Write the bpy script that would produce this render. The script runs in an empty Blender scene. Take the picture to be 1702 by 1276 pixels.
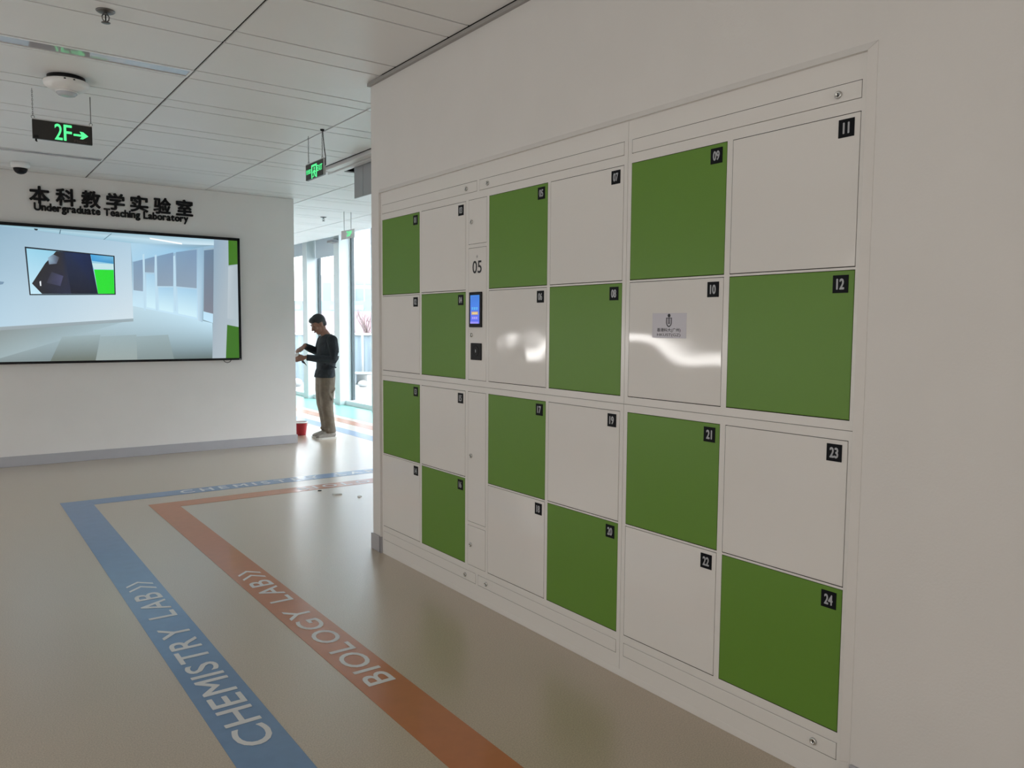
import bpy, bmesh, math, random
from mathutils import Vector, Matrix
random.seed(7)
sc = bpy.context.scene
COL = sc.collection

# ------------------------------------------------------------------ camera, world, light, exposure
cam_data = bpy.data.cameras.new('camera')
cam_data.sensor_width = 36.0
cam_data.sensor_fit = 'HORIZONTAL'
cam_data.lens = 27.557
cam_data.clip_start = 0.05
cam_data.clip_end = 500
cam = bpy.data.objects.new('camera', cam_data)
COL.objects.link(cam)
_R = Vector((0.80800263, -0.58913469, 0.00721617)); _U = Vector((0.03756529, 0.06373626, 0.99725951)); _F = Vector((0.5879801, 0.80551723, -0.07363008))
_m = Matrix((( _R.x, _U.x, -_F.x, -2.389), (_R.y, _U.y, -_F.y, 0.0), (_R.z, _U.z, -_F.z, 1.55), (0, 0, 0, 1)))
cam.matrix_world = _m
sc.camera = cam

world = bpy.data.worlds.new('overcast_sky')
sc.world = world
world.use_nodes = True
_bg = world.node_tree.nodes['Background']
_bg.inputs['Color'].default_value = (0.93, 0.95, 1.0, 1)
_bg.inputs['Strength'].default_value = 8.3

def area_light(name, loc, rot, sx, sy, power, color):
    d = bpy.data.lights.new(name, 'AREA'); d.shape = 'RECTANGLE'; d.size = sx; d.size_y = sy
    d.energy = power; d.color = color
    o = bpy.data.objects.new(name, d); COL.objects.link(o); o.location = loc; o.rotation_euler = rot
    return o
# unseen area lights added as near-room daylight; the rear wall is solid
area_light('left_daylight_fill', (-4.56, 0.7, 1.6), (0, -math.pi/2, 0), 2.0, 6.6, 44, (1.0, 0.968, 0.93))  # fill added to brighten lockers and near floor
area_light('door_streak_strip', (-4.56, 7.0, 1.30), (0, -math.pi/2, 0), 0.14, 5.2, 30, (1.0, 0.97, 0.94))  # strip added and sized for the bright streaks on the white doors
area_light('rear_daylight_fill', (-2.2, -3.96, 1.7), (-math.pi/2, 0, 0), 3.6, 2.0, 27, (1.0, 0.965, 0.925))  # general room fill added behind the camera, no window built there

sc.view_settings.view_transform = 'Standard'
sc.view_settings.look = 'None'
sc.view_settings.gamma = 1.0
sc.view_settings.use_curve_mapping = False
sc.view_settings.exposure = 0.08
sc.cycles.use_denoising = True
sc.cycles.max_bounces = 10
sc.cycles.diffuse_bounces = 5
sc.cycles.glossy_bounces = 4
sc.cycles.transparent_max_bounces = 12
sc.cycles.sample_clamp_indirect = 12.0
sc.cycles.caustics_reflective = False
sc.cycles.caustics_refractive = False

# ------------------------------------------------------------------ materials
MATS = {}
def mat(name, col, rough=0.5, metal=0.0, spec=0.5, noise=0.0, nscale=8.0, bump=0.0, bscale=200.0, warp=0.0, wscale=2.5, coat=0.0, emit=None, estr=1.0):
    m = bpy.data.materials.new(name); m.use_nodes = True
    nt = m.node_tree; b = nt.nodes['Principled BSDF']
    b.inputs['Base Color'].default_value = (*col, 1)
    b.inputs['Roughness'].default_value = rough
    b.inputs['Metallic'].default_value = metal
    b.inputs['Specular IOR Level'].default_value = spec
    b.inputs['Coat Weight'].default_value = coat
    b.inputs['Coat Roughness'].default_value = 0.08
    if emit:
        b.inputs['Emission Color'].default_value = (*emit, 1); b.inputs['Emission Strength'].default_value = estr
    tc = nt.nodes.new('ShaderNodeTexCoord')
    if noise > 0:
        n = nt.nodes.new('ShaderNodeTexNoise'); n.inputs['Scale'].default_value = nscale; n.inputs['Detail'].default_value = 4
        nt.links.new(tc.outputs['Object'], n.inputs['Vector'])
        r = nt.nodes.new('ShaderNodeMapRange'); r.inputs['From Min'].default_value = 0.3; r.inputs['From Max'].default_value = 0.7
        r.inputs['To Min'].default_value = 1 - noise; r.inputs['To Max'].default_value = 1 + noise
        nt.links.new(n.outputs['Fac'], r.inputs['Value'])
        mx = nt.nodes.new('ShaderNodeMix'); mx.data_type = 'RGBA'; mx.blend_type = 'MULTIPLY'; mx.inputs['Factor'].default_value = 1
        mx.inputs['A'].default_value = (*col, 1)
        nt.links.new(r.outputs['Result'], mx.inputs['B'])
        nt.links.new(mx.outputs['Result'], b.inputs['Base Color'])
    last = None
    for amt, s, dist, gen in ((warp, wscale, 0.01, 'Generated'), (bump, bscale, 0.001, 'Object')):
        if amt > 0:
            geo = nt.nodes.new('ShaderNodeNewGeometry')
            n = nt.nodes.new('ShaderNodeTexNoise'); n.inputs['Scale'].default_value = s; n.inputs['Detail'].default_value = 1
            nt.links.new(geo.outputs['Position'], n.inputs['Vector'])
            bp = nt.nodes.new('ShaderNodeBump'); bp.inputs['Strength'].default_value = 1.0; bp.inputs['Distance'].default_value = amt
            nt.links.new(n.outputs['Fac'], bp.inputs['Height'])
            if last: nt.links.new(last.outputs['Normal'], bp.inputs['Normal'])
            last = bp
    if last: nt.links.new(last.outputs['Normal'], b.inputs['Normal'])
    MATS[name] = m
    return m

M_WALL = mat('wall_paint', (0.755, 0.74, 0.725), 0.6, noise=0.015, nscale=3, bump=0.0004, bscale=120)
M_CEIL = mat('ceiling_tile', (0.84, 0.84, 0.84), 0.42, noise=0.012, nscale=2)
M_TBAR = mat('ceiling_gap', (0.03, 0.03, 0.032), 0.8)
M_BASE = mat('skirting_grey', (0.42, 0.42, 0.45), 0.45, noise=0.02, nscale=6)
M_FRAME = mat('locker_enamel', (0.80, 0.785, 0.765), 0.22, warp=0.0010, wscale=3.0)
M_DOORW = mat('door_white_gloss', (0.80, 0.785, 0.765), 0.055, warp=0.016, wscale=2.1, bump=0.00002, bscale=420)
M_DOORG = mat('door_green', (0.125, 0.275, 0.028), 0.42, warp=0.003, wscale=2.2, noise=0.01, nscale=2)
M_DARK = mat('cabinet_inside', (0.02, 0.02, 0.02), 0.8)
M_PLATE = mat('plate_black', (0.004, 0.005, 0.008), 0.5, spec=0.15)
M_DIGIT = mat('plate_digits', (0.42, 0.44, 0.47), 0.35)
M_BLACK = mat('black_plastic', (0.006, 0.006, 0.008), 0.45, spec=0.25)
M_LETTER = mat('black_acrylic', (0.004, 0.004, 0.005), 0.45, spec=0.25)
M_CHROME = mat('chrome', (0.62, 0.62, 0.60), 0.22, metal=1.0)
M_KEYHOLE = mat('keyhole', (0.01, 0.01, 0.01), 0.6)
M_BLUE = mat('stripe_blue', (0.135, 0.245, 0.43), 0.3, noise=0.05, nscale=14, coat=0.25)
M_ORANGE = mat('stripe_orange', (0.46, 0.155, 0.05), 0.3, noise=0.05, nscale=14, coat=0.25)
M_FTEXT = mat('stripe_lettering', (0.68, 0.69, 0.70), 0.35)
M_TEAL = mat('stripe_green', (0.22, 0.52, 0.46), 0.32, noise=0.04, nscale=8)
M_METALG = mat('grey_metal', (0.30, 0.30, 0.31), 0.4, metal=0.4)
M_BRASS = mat('sprinkler_metal', (0.16, 0.16, 0.16), 0.35, metal=0.8)
M_WHITEP = mat('white_plastic', (0.82, 0.82, 0.82), 0.35)
M_CLEARP = mat('smoked_lens', (0.5, 0.53, 0.58), 0.08)
M_LAMP = mat('unlit_diffuser', (0.46, 0.46, 0.50), 0.06, warp=0.0006, wscale=6)
M_SIGN = mat('sign_charcoal', (0.036, 0.035, 0.033), 0.3, spec=0.3)
M_SIGNRIM = mat('sign_aluminium', (0.7, 0.7, 0.7), 0.3, metal=0.7)
M_GLOW = mat('sign_green_light', (0.05, 0.5, 0.15), 0.5, emit=(0.10, 0.95, 0.32), estr=0.95)
M_PINK = mat('sign_pale', (0.75, 0.66, 0.67), 0.4)
M_CHAIN = mat('chain_steel', (0.22, 0.22, 0.22), 0.4, metal=0.7)
M_COLUMN = mat('column_white', (0.62, 0.70, 0.72), 0.5, noise=0.015, nscale=4)
M_ALU = mat('window_frame_white', (0.66, 0.70, 0.72), 0.4)
M_ALUD = mat('window_gasket', (0.07, 0.10, 0.11), 0.4)
M_BLIND = mat('blind_fabric', (0.52, 0.60, 0.66), 0.8, noise=0.03, nscale=60)
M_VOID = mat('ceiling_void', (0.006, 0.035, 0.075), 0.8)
M_PANELG = mat('metal_panel_back', (0.40, 0.41, 0.43), 0.35, metal=0.2)
M_BUCKET = mat('bucket_red', (0.36, 0.008, 0.02), 0.35, noise=0.12, nscale=25)
M_PLASTER = mat('plaster_white', (0.72, 0.72, 0.70), 0.8, noise=0.06, nscale=40)
M_SKIN = mat('skin', (0.26, 0.135, 0.09), 0.5, noise=0.06, nscale=30)
M_HAIR = mat('hair_black', (0.006, 0.006, 0.008), 0.5, bump=0.004, bscale=160)
M_SWEATER = mat('sweater_dark', (0.017, 0.023, 0.028), 0.9, noise=0.25, nscale=9, bump=0.01, bscale=24)
M_TROUSER = mat('trousers_khaki', (0.165, 0.138, 0.105), 0.9, noise=0.16, nscale=10, bump=0.014, bscale=17)
M_SHOE = mat('shoe_canvas', (0.30, 0.28, 0.25), 0.7, noise=0.1, nscale=30)
M_SOLE = mat('shoe_sole', (0.62, 0.61, 0.57), 0.6)
M_EYE = mat('eye_dark', (0.01, 0.008, 0.008), 0.2)
M_LIP = mat('lip', (0.24, 0.09, 0.07), 0.5)
M_STICKER = mat('sticker_lilac', (0.58, 0.57, 0.64), 0.3)
M_INK = mat('sticker_ink', (0.012, 0.012, 0.02), 0.5)
M_GROUND = mat('terrace_concrete', (0.22, 0.235, 0.24), 0.8, noise=0.12, nscale=1.2)
M_FENCE = mat('hoarding_pale_blue', (0.20, 0.27, 0.31), 0.5, noise=0.03, nscale=3)
M_RED = mat('far_brick_pink', (0.30, 0.22, 0.245), 0.8, noise=0.06, nscale=0.8)
M_FARB = mat('far_blue_cladding', (0.18, 0.29, 0.37), 0.6, noise=0.04, nscale=0.5)
M_FARW = mat('far_white_concrete', (0.42, 0.43, 0.42), 0.7, noise=0.03, nscale=0.3)
M_FARL = mat('far_lilac_glass', (0.22, 0.28, 0.36), 0.3)
M_FART = mat('far_teal_glass', (0.15, 0.26, 0.28), 0.3)
M_BARK = mat('bark_reddish', (0.19, 0.13, 0.125), 0.8, noise=0.2, nscale=8)
M_PAPER = mat('paper_scrap', (0.85, 0.85, 0.84), 0.7)
M_GRIT = mat('dark_crumb', (0.05, 0.05, 0.05), 0.7)
M_TIMBER = mat('weathered_timber', (0.26, 0.22, 0.19), 0.8, noise=0.2, nscale=10)

def glass_material():
    m = bpy.data.materials.new('window_glass'); m.use_nodes = True; nt = m.node_tree
    for n in list(nt.nodes): nt.nodes.remove(n)
    out = nt.nodes.new('ShaderNodeOutputMaterial'); mx = nt.nodes.new('ShaderNodeMixShader')
    tr = nt.nodes.new('ShaderNodeBsdfTransparent'); tr.inputs['Color'].default_value = (0.935, 0.95, 0.955, 1)
    gl = nt.nodes.new('ShaderNodeBsdfGlossy'); gl.inputs['Roughness'].default_value = 0.02
    lw = nt.nodes.new('ShaderNodeLayerWeight'); lw.inputs['Blend'].default_value = 0.5
    pw = nt.nodes.new('ShaderNodeMath'); pw.operation = 'POWER'; pw.inputs[1].default_value = 5.0
    fr = nt.nodes.new('ShaderNodeMath'); fr.operation = 'MULTIPLY_ADD'; fr.inputs[1].default_value = 0.6; fr.inputs[2].default_value = 0.03
    nt.links.new(lw.outputs['Facing'], pw.inputs[0]); nt.links.new(pw.outputs[0], fr.inputs[0])
    nt.links.new(fr.outputs[0], mx.inputs[0]); nt.links.new(tr.outputs[0], mx.inputs[1]); nt.links.new(gl.outputs[0], mx.inputs[2])
    nt.links.new(mx.outputs[0], out.inputs[0])
    return m
M_GLASS = glass_material()

def floor_material():
    m = mat('vinyl_floor', (0.345, 0.302, 0.235), 0.27, spec=0.6, coat=0.9)
    m.node_tree.nodes['Principled BSDF'].inputs['Coat Roughness'].default_value = 0.3
    nt = m.node_tree; b = nt.nodes['Principled BSDF']
    tc = nt.nodes.new('ShaderNodeNewGeometry')
    n1 = nt.nodes.new('ShaderNodeTexNoise'); n1.inputs['Scale'].default_value = 190; n1.inputs['Detail'].default_value = 2
    n2 = nt.nodes.new('ShaderNodeTexNoise'); n2.inputs['Scale'].default_value = 1.6; n2.inputs['Detail'].default_value = 5
    n3 = nt.nodes.new('ShaderNodeTexNoise'); n3.inputs['Scale'].default_value = 90; n3.inputs['Detail'].default_value = 2
    for n in (n1, n2, n3): nt.links.new(tc.outputs['Position'], n.inputs['Vector'])
    cr = nt.nodes.new('ShaderNodeValToRGB')
    cr.color_ramp.elements[0].position = 0.30; cr.color_ramp.elements[0].color = (0.37, 0.30, 0.215, 1)
    cr.color_ramp.elements[1].position = 0.70; cr.color_ramp.elements[1].color = (0.56, 0.465, 0.355, 1)
    nt.links.new(n1.outputs['Fac'], cr.inputs['Fac'])
    r2 = nt.nodes.new('ShaderNodeMapRange'); r2.inputs['To Min'].default_value = 0.95; r2.inputs['To Max'].default_value = 1.05
    nt.links.new(n2.outputs['Fac'], r2.inputs['Value'])
    mx = nt.nodes.new('ShaderNodeMix'); mx.data_type = 'RGBA'; mx.blend_type = 'MULTIPLY'; mx.inputs['Factor'].default_value = 1
    nt.links.new(cr.outputs['Color'], mx.inputs['A']); nt.links.new(r2.outputs['Result'], mx.inputs['B'])
    nt.links.new(mx.outputs['Result'], b.inputs['Base Color'])
    r3 = nt.nodes.new('ShaderNodeMapRange'); r3.inputs['To Min'].default_value = 0.29; r3.inputs['To Max'].default_value = 0.35
    nt.links.new(n2.outputs['Fac'], r3.inputs['Value']); nt.links.new(r3.outputs['Result'], b.inputs['Roughness'])
    bp = nt.nodes.new('ShaderNodeBump'); bp.inputs['Distance'].default_value = 0.00012; bp.inputs['Strength'].default_value = 0.4
    nt.links.new(n3.outputs['Fac'], bp.inputs['Height']); nt.links.new(bp.outputs['Normal'], b.inputs['Normal'])
    return m
M_FLOOR = floor_material()

def picture_material(name, strength):
    m = bpy.data.materials.new(name); m.use_nodes = True; nt = m.node_tree
    b = nt.nodes['Principled BSDF']; b.inputs['Base Color'].default_value = (0.01, 0.01, 0.01, 1); b.inputs['Roughness'].default_value = 0.12
    a = nt.nodes.new('ShaderNodeVertexColor'); a.layer_name = 'picture'
    nt.links.new(a.outputs['Color'], b.inputs['Emission Color']); b.inputs['Emission Strength'].default_value = strength
    return m
M_TVPIC = picture_material('tv_picture', 1.0)
M_LCDPIC = picture_material('kiosk_picture', 0.9)

# ------------------------------------------------------------------ mesh helpers
class MB:
    def __init__(self): self.v = []; self.f = []; self.mi = []; self.sm = []
    def add(self, vs, fs, mi=0, smooth=False):
        o = len(self.v); self.v += [tuple(p) for p in vs]
        for q in fs: self.f.append(tuple(i + o for i in q)); self.mi.append(mi); self.sm.append(smooth)
        return self
    def box(self, x0, x1, y0, y1, z0, z1, mi=0):
        vs = [(x0,y0,z0),(x1,y0,z0),(x1,y1,z0),(x0,y1,z0),(x0,y0,z1),(x1,y0,z1),(x1,y1,z1),(x0,y1,z1)]
        return self.add(vs, [(0,3,2,1),(4,5,6,7),(0,1,5,4),(1,2,6,5),(2,3,7,6),(3,0,4,7)], mi)
    def bbox(self, x0, x1, y0, y1, z0, z1, b=0.003, mi=0):
        """bevelled box: every edge chamfered by b"""
        bm = bmesh.new(); bmesh.ops.create_cube(bm, size=1.0)
        for v in bm.verts:
            v.co = Vector(((x0+x1)/2 + v.co.x*(x1-x0), (y0+y1)/2 + v.co.y*(y1-y0), (z0+z1)/2 + v.co.z*(z1-z0)))
        bmesh.ops.bevel(bm, geom=bm.edges[:], offset=b, segments=2, affect='EDGES', profile=0.5)
        bm.verts.index_update()
        self.add([v.co[:] for v in bm.verts], [[v.index for v in f.verts] for f in bm.faces], mi); bm.free()
        return self
    def prism(self, poly, axis, a0, a1, mi=0):
        """poly: 2D outline; axis 'x': (y,z), 'y': (x,z), 'z': (x,y)"""
        def P(p, a): return {'x': (a, p[0], p[1]), 'y': (p[0], a, p[1]), 'z': (p[0], p[1], a)}[axis]
        n = len(poly); vs = [P(p, a0) for p in poly] + [P(p, a1) for p in poly]
        fs = [tuple(range(n))[::-1], tuple(range(n, 2*n))] + [(i, (i+1) % n, n+(i+1) % n, n+i) for i in range(n)]
        return self.add(vs, fs, mi)
    def lathe(self, prof, c, axis=(0,0,1), n=24, mi=0):
        """prof: list of (radius, height along axis)"""
        A = Vector(axis).normalized(); t = Vector((1,0,0)) if abs(A.x) < .9 else Vector((0,1,0))
        X = A.cross(t).normalized(); Y = A.cross(X); C = Vector(c); vs = []; fs = []
        for r, h in prof:
            for k in range(n):
                a = 2*math.pi*k/n; vs.append(C + A*h + X*(r*math.cos(a)) + Y*(r*math.sin(a)))
        for i in range(len(prof)-1):
            for k in range(n): fs.append((i*n+k, i*n+(k+1) % n, (i+1)*n+(k+1) % n, (i+1)*n+k))
        fs.append(tuple(range(n))[::-1]); fs.append(tuple((len(prof)-1)*n+k for k in range(n)))
        return self.add(vs, fs, mi, True)
    def tube(self, pts, rad, n=10, mi=0, up=(0,0,1)):
        """swept tube; rad: list of r or (ra, rb) ellipse radii (ra across, rb along 'up' side)"""
        pts = [Vector(p) for p in pts]; vs = []; fs = []; N = len(pts); prevX = None
        for i, p in enumerate(pts):
            d = (pts[min(i+1, N-1)] - pts[max(i-1, 0)])
            d = d.normalized() if d.length > 1e-9 else Vector((0,0,1))
            if prevX is None:
                u = Vector(up)
                if abs(d.dot(u)) > .95: u = Vector((1,0,0))
                X = d.cross(u).normalized()
            else:
                X = (prevX - d*prevX.dot(d)).normalized()
            prevX = X; Y = d.cross(X).normalized()
            r = rad[i] if i < len(rad) else rad[-1]
            ra, rb = (r, r) if not isinstance(r, tuple) else r
            for k in range(n):
                a = 2*math.pi*k/n; vs.append(p + X*(ra*math.cos(a)) + Y*(rb*math.sin(a)))
        for i in range(N-1):
            for k in range(n): fs.append((i*n+k, i*n+(k+1) % n, (i+1)*n+(k+1) % n, (i+1)*n+k))
        fs.append(tuple(range(n))[::-1]); fs.append(tuple((N-1)*n+k for k in range(n)))
        return self.add(vs, fs, mi, True)
    def loft(self, rings, n=24, mi=0):
        """horizontal elliptic rings (cx, cy, z, rx, ry)"""
        vs = []; fs = []
        for cx, cy, z, rx, ry in rings:
            for k in range(n):
                a = 2*math.pi*k/n; vs.append((cx + rx*math.cos(a), cy + ry*math.sin(a), z))
        for i in range(len(rings)-1):
            for k in range(n): fs.append((i*n+k, i*n+(k+1) % n, (i+1)*n+(k+1) % n, (i+1)*n+k))
        fs.append(tuple(range(n))[::-1]); fs.append(tuple((len(rings)-1)*n+k for k in range(n)))
        return self.add(vs, fs, mi, True)
    def ball(self, c, r, M=None, n=16, m=10, mi=0):
        rx, ry, rz = r if isinstance(r, tuple) else (r, r, r); C = Vector(c); vs = []; fs = []
        for i in range(1, m):
            t = math.pi*i/m
            for k in range(n):
                a = 2*math.pi*k/n; p = Vector((rx*math.sin(t)*math.cos(a), ry*math.sin(t)*math.sin(a), rz*math.cos(t)))
                vs.append(C + (M @ p if M else p))
        top = len(vs); p = Vector((0,0,rz)); vs.append(C + (M @ p if M else p)); vs.append(C - (M @ p if M else p))
        for i in range(m-2):
            for k in range(n): fs.append((i*n+k, (i+1)*n+k, (i+1)*n+(k+1) % n, i*n+(k+1) % n))
        for k in range(n):
            fs.append((top, k, (k+1) % n)); fs.append((top+1, (m-2)*n+(k+1) % n, (m-2)*n+k))
        return self.add(vs, fs, mi, True)
    def mesh(self, name, mats):
        me = bpy.data.meshes.new(name); me.from_pydata(self.v, [], self.f)
        for m in (mats if isinstance(mats, (list, tuple)) else [mats]): me.materials.append(m)
        for p, i, s in zip(me.polygons, self.mi, self.sm): p.material_index = i; p.use_smooth = s
        me.update()
        return me
    def build(self, name, mats, parent=None, loc=None):
        me = self.mesh(name, mats)
        bm = bmesh.new(); bm.from_mesh(me); bmesh.ops.recalc_face_normals(bm, faces=bm.faces); bm.to_mesh(me); bm.free()
        return put(name, me, parent, loc)

def put(name, me, parent=None, loc=None):
    o = bpy.data.objects.new(name, me); COL.objects.link(o)
    if loc: o.location = loc
    if parent:
        o.parent = parent
        o.matrix_parent_inverse = parent.matrix_world.inverted() if parent.type == 'EMPTY' and False else Matrix.Translation(-Vector(parent.location))
    return o
def empty(name, loc=(0,0,0)):
    o = bpy.data.objects.new(name, None); COL.objects.link(o); o.location = loc; o.empty_display_size = 0.1
    return o
def tag(o, label, cat, group=None):
    o['label'] = label; o['category'] = cat
    if group: o['group'] = group
    return o
def struct(o):
    o['kind'] = 'structure'; return o

# text -> outline triangles, cached
_TXT = {}
def glyphs(s, offset=0.0):
    """flat mesh of a text at size 1: (verts2d, faces, bbox)"""
    key = s
    if key in _TXT: return _TXT[key]
    cu = bpy.data.curves.new('text', 'FONT'); cu.body = s; cu.size = 1.0; cu.offset = 0.0; cu.resolution_u = 4
    o = bpy.data.objects.new('text', cu); COL.objects.link(o)
    dg = bpy.context.evaluated_depsgraph_get(); dg.update()
    me = bpy.data.meshes.new_from_object(o.evaluated_get(dg))
    vs = [(v.co.x, v.co.y) for v in me.vertices]; fs = [tuple(p.vertices) for p in me.polygons]
    bpy.data.objects.remove(o); bpy.data.curves.remove(cu); bpy.data.meshes.remove(me)
    if vs: bb = (min(p[0] for p in vs), max(p[0] for p in vs), min(p[1] for p in vs), max(p[1] for p in vs))
    else: bb = (0, .3, 0, 0)
    _TXT[key] = (vs, fs, bb)
    return _TXT[key]
def add_text(mb, s, org, right, up, w, h, thick=0.0008, mi=0, offset=0.0, nrm=None):
    """put text so that its bounding box fills w x h with lower-left corner at org; thickness along the normal"""
    vs, fs, bb = glyphs(s, offset)
    if not vs: return
    R_ = Vector(right); U_ = Vector(up); N_ = Vector(nrm) if nrm else R_.cross(U_); O_ = Vector(org)
    sx = w / max(bb[1]-bb[0], 1e-6); sy = h / max(bb[3]-bb[2], 1e-6)
    P = [O_ + R_*((x-bb[0])*sx) + U_*((y-bb[2])*sy) for x, y in vs]
    n = len(P)
    top = [p + N_*thick for p in P]
    if offset > 0:                      # heavier strokes: copies shifted around the outline
        q = offset
        for j, (a, b) in enumerate(((1,0), (-1,0), (0,1), (0,-1), (.7,.7), (-.7,.7), (.7,-.7), (-.7,-.7))):
            D_ = R_*(a*q*min(sx, sy)) + U_*(b*q*min(sx, sy)) + N_*(0.00002*(j+1))
            mb.add([p + D_ + N_*thick for p in P], fs, mi)
            if thick > 0.005:
                ed = {(a_, b_) for f in fs for a_, b_ in zip(f, f[1:]+f[:1])}
                mb.add([p + D_ for p in P] + [p + D_ + N_*thick for p in P], [(a_, b_, b_+n, a_+n) for a_, b_ in ed if (b_, a_) not in ed], mi)
    edges = {}
    for f in fs:
        for a, b in zip(f, f[1:]+f[:1]): edges[(a, b)] = edges.get((a, b), 0) + 1
    side = [(a, b, b+n, a+n) for (a, b) in edges if (b, a) not in edges]
    mb.add(P + top, [tuple(i+n for i in f) for f in fs] + side, mi)

# ------------------------------------------------------------------ key dimensions
CEIL = 3.158
YTV = 9.918          # face of the wall that carries the screen
XEND = 1.352         # its right-hand end
YWE = 4.897          # far end of the locker wall
XG = 4.09            # window glass plane

# ------------------------------------------------------------------ setting
f = MB().box(-4.8, 4.3, -4.2, 19.2, -0.2, 0.0)
struct(f.build('floor', M_FLOOR))

# locker wall with a recess for the cabinets
LY0, LY1, LZ1 = 1.382, 4.757, 2.417          # cabinet block
w = MB()
w.box(0.0, 0.55, -4.2, LY0-0.002, 0, CEIL-0.003)
w.box(0.0, 0.55, LY1+0.002, YWE, 0, CEIL-0.003)
w.box(0.0, 0.55, LY0-0.002, LY1+0.002, LZ1+0.002, CEIL-0.003)
w.box(0.47, 0.55, LY0-0.002, LY1+0.002, 0, LZ1+0.002)
struct(w.build('wall_right', M_WALL))
struct(MB().box(-4.6, XEND, YTV, 19.0, 0, CEIL-0.003).build('wall_far', M_WALL))
# unseen left wall; closed niches behind the added daylight lamps
w = MB()
w.box(-4.8, -4.6, -4.2, YTV, 0, 0.58); w.box(-4.8, -4.6, -4.2, YTV, 2.7, CEIL)
w.box(-4.8, -4.6, -4.2, -2.65, 0.58, 2.7); w.box(-4.8, -4.6, 4.05, 4.4, 0.58, 2.7); w.box(-4.8, -4.6, 9.6, YTV, 0.58, 2.7)
w.box(-4.8, -4.7, -2.65, 4.05, 0.58, 2.7); w.box(-4.8, -4.7, 4.4, 9.6, 0.58, 2.7)
struct(w.build('wall_left', M_WALL))
w = MB().box(-4.6, 0.0, -4.2, -4.0, 0, CEIL)
struct(w.build('wall_rear', M_WALL))
struct(MB().box(0.55, 4.2, 0.6, 0.8, 0, CEIL).build('wall_corridor', M_WALL))
struct(MB().box(XEND, 4.2, 19.0, 19.2, 0, CEIL+0.3).build('wall_end', M_WALL))
# unseen blinds added above the strip light to shape the door reflections
for y0 in (4.42, 6.17, 7.92):
    bl = MB().box(-4.588, -4.584, y0, y0+1.66, 1.39, 2.68).box(-4.592, -4.578, y0, y0+1.66, 1.375, 1.395)
    tag(bl.build('roller_blind', M_BLIND), 'unseen grey roller blind added above the strip light on the left wall', 'blind', 'added blinds on the left wall')

# baseboards
struct(MB().bbox(-4.6, XEND+0.012, YTV-0.014, YTV-0.0005, 0.0, 0.112, 0.003).build('baseboard_far', M_BASE))
struct(MB().bbox(XEND+0.0005, XEND+0.0125, YTV-0.0005, 19.0, 0.0, 0.112, 0.003).build('baseboard_far_return', M_BASE))
struct(MB().bbox(-0.0125, -0.0005, LY1+0.028, YWE+0.012, 0.0, 0.112, 0.003).build('baseboard_right', M_BASE))
struct(MB().bbox(-0.0125, -0.0005, -4.0, LY0-0.030, 0.0, 0.112, 0.003).build('baseboard_right_near', M_BASE))
# bevelled surround of the cabinet block: top, near side, far side, mitred
TW, TH = 0.026, 0.016
t = MB()
def surround(mb, a0, a1, b0, b1):
    """a: inner edge ends (y,z), b: outer edge ends; proud at the inner edge and thin at the wall"""
    (ay0, az0), (ay1, az1), (by0, bz0), (by1, bz1) = a0, a1, b0, b1
    vs = [(-TH, ay0, az0), (-TH, ay1, az1), (-0.002, by1, bz1), (-0.002, by0, bz0), (0.0, ay0, az0), (0.0, ay1, az1), (0.0, by1, bz1), (0.0, by0, bz0)]
    mb.add(vs, [(0,1,2,3), (4,7,6,5), (0,4,5,1), (3,2,6,7), (0,3,7,4), (1,5,6,2)])
surround(t, (LY1, LZ1), (LY0, LZ1), (LY1+TW, LZ1+TW), (LY0-TW, LZ1+TW))
struct(t.build('trim_1', M_WALL))
t = MB(); surround(t, (LY0, LZ1-0.001), (LY0, 0.114), (LY0-TW, LZ1+TW-0.002), (LY0-TW, 0.114)); struct(t.build('trim_2', M_WALL))
t = MB(); surround(t, (LY1, 0.114), (LY1, LZ1-0.001), (LY1+TW, 0.114), (LY1+TW, LZ1+TW-0.002)); struct(t.build('trim_3', M_WALL))
t = MB(); surround(t, (LY0, 0.113), (LY0, 0.0), (LY0-TW, 0.113), (LY0-TW, 0.0)); struct(t.build('trim_4', M_WALL))
t = MB(); surround(t, (LY1, 0.0), (LY1, 0.113), (LY1+TW, 0.0), (LY1+TW, 0.113)); struct(t.build('trim_5', M_BASE))
# shadow-gap angle where the ceiling meets the locker wall
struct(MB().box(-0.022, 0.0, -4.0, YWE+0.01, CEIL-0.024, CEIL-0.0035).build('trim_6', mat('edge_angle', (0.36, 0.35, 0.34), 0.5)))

# ceiling: dark carrier plate with an opening, metal tiles clipped below it
HX0, HX1, HY0, HY1 = 1.047, 1.5, 6.62, 7.83
c = MB()
ZB = CEIL + 0.05
for x0, x1, y0, y1 in ((-4.8, HX0, -4.2, 19.2), (HX1, 3.48, -4.2, 19.2), (HX0, HX1, -4.2, HY0), (HX0, HX1, HY1, 19.2)):
    c.box(x0, x1, y0, y1, ZB, ZB+0.03)
c.box(3.48, 3.52, -4.2, 19.2, ZB, 3.45)
ceil = struct(c.build('ceiling', M_TBAR))
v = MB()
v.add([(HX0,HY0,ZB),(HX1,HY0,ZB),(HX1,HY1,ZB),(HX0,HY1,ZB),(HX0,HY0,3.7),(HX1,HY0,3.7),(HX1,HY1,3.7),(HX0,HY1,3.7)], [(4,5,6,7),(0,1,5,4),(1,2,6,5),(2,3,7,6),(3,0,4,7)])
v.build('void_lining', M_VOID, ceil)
XE = [-4.6, -3.51, -2.26, -1.01, 0.265, 1.5, 2.75, 3.48]
NS = [1.97, 2.81, 3.655, 4.50, 5.335, 6.125, 6.97, 7.83, 8.715, 9.56, 10.42, 11.26, 12.10, 12.94, 13.78, 14.62, 15.46, 16.30, 17.14]
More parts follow.
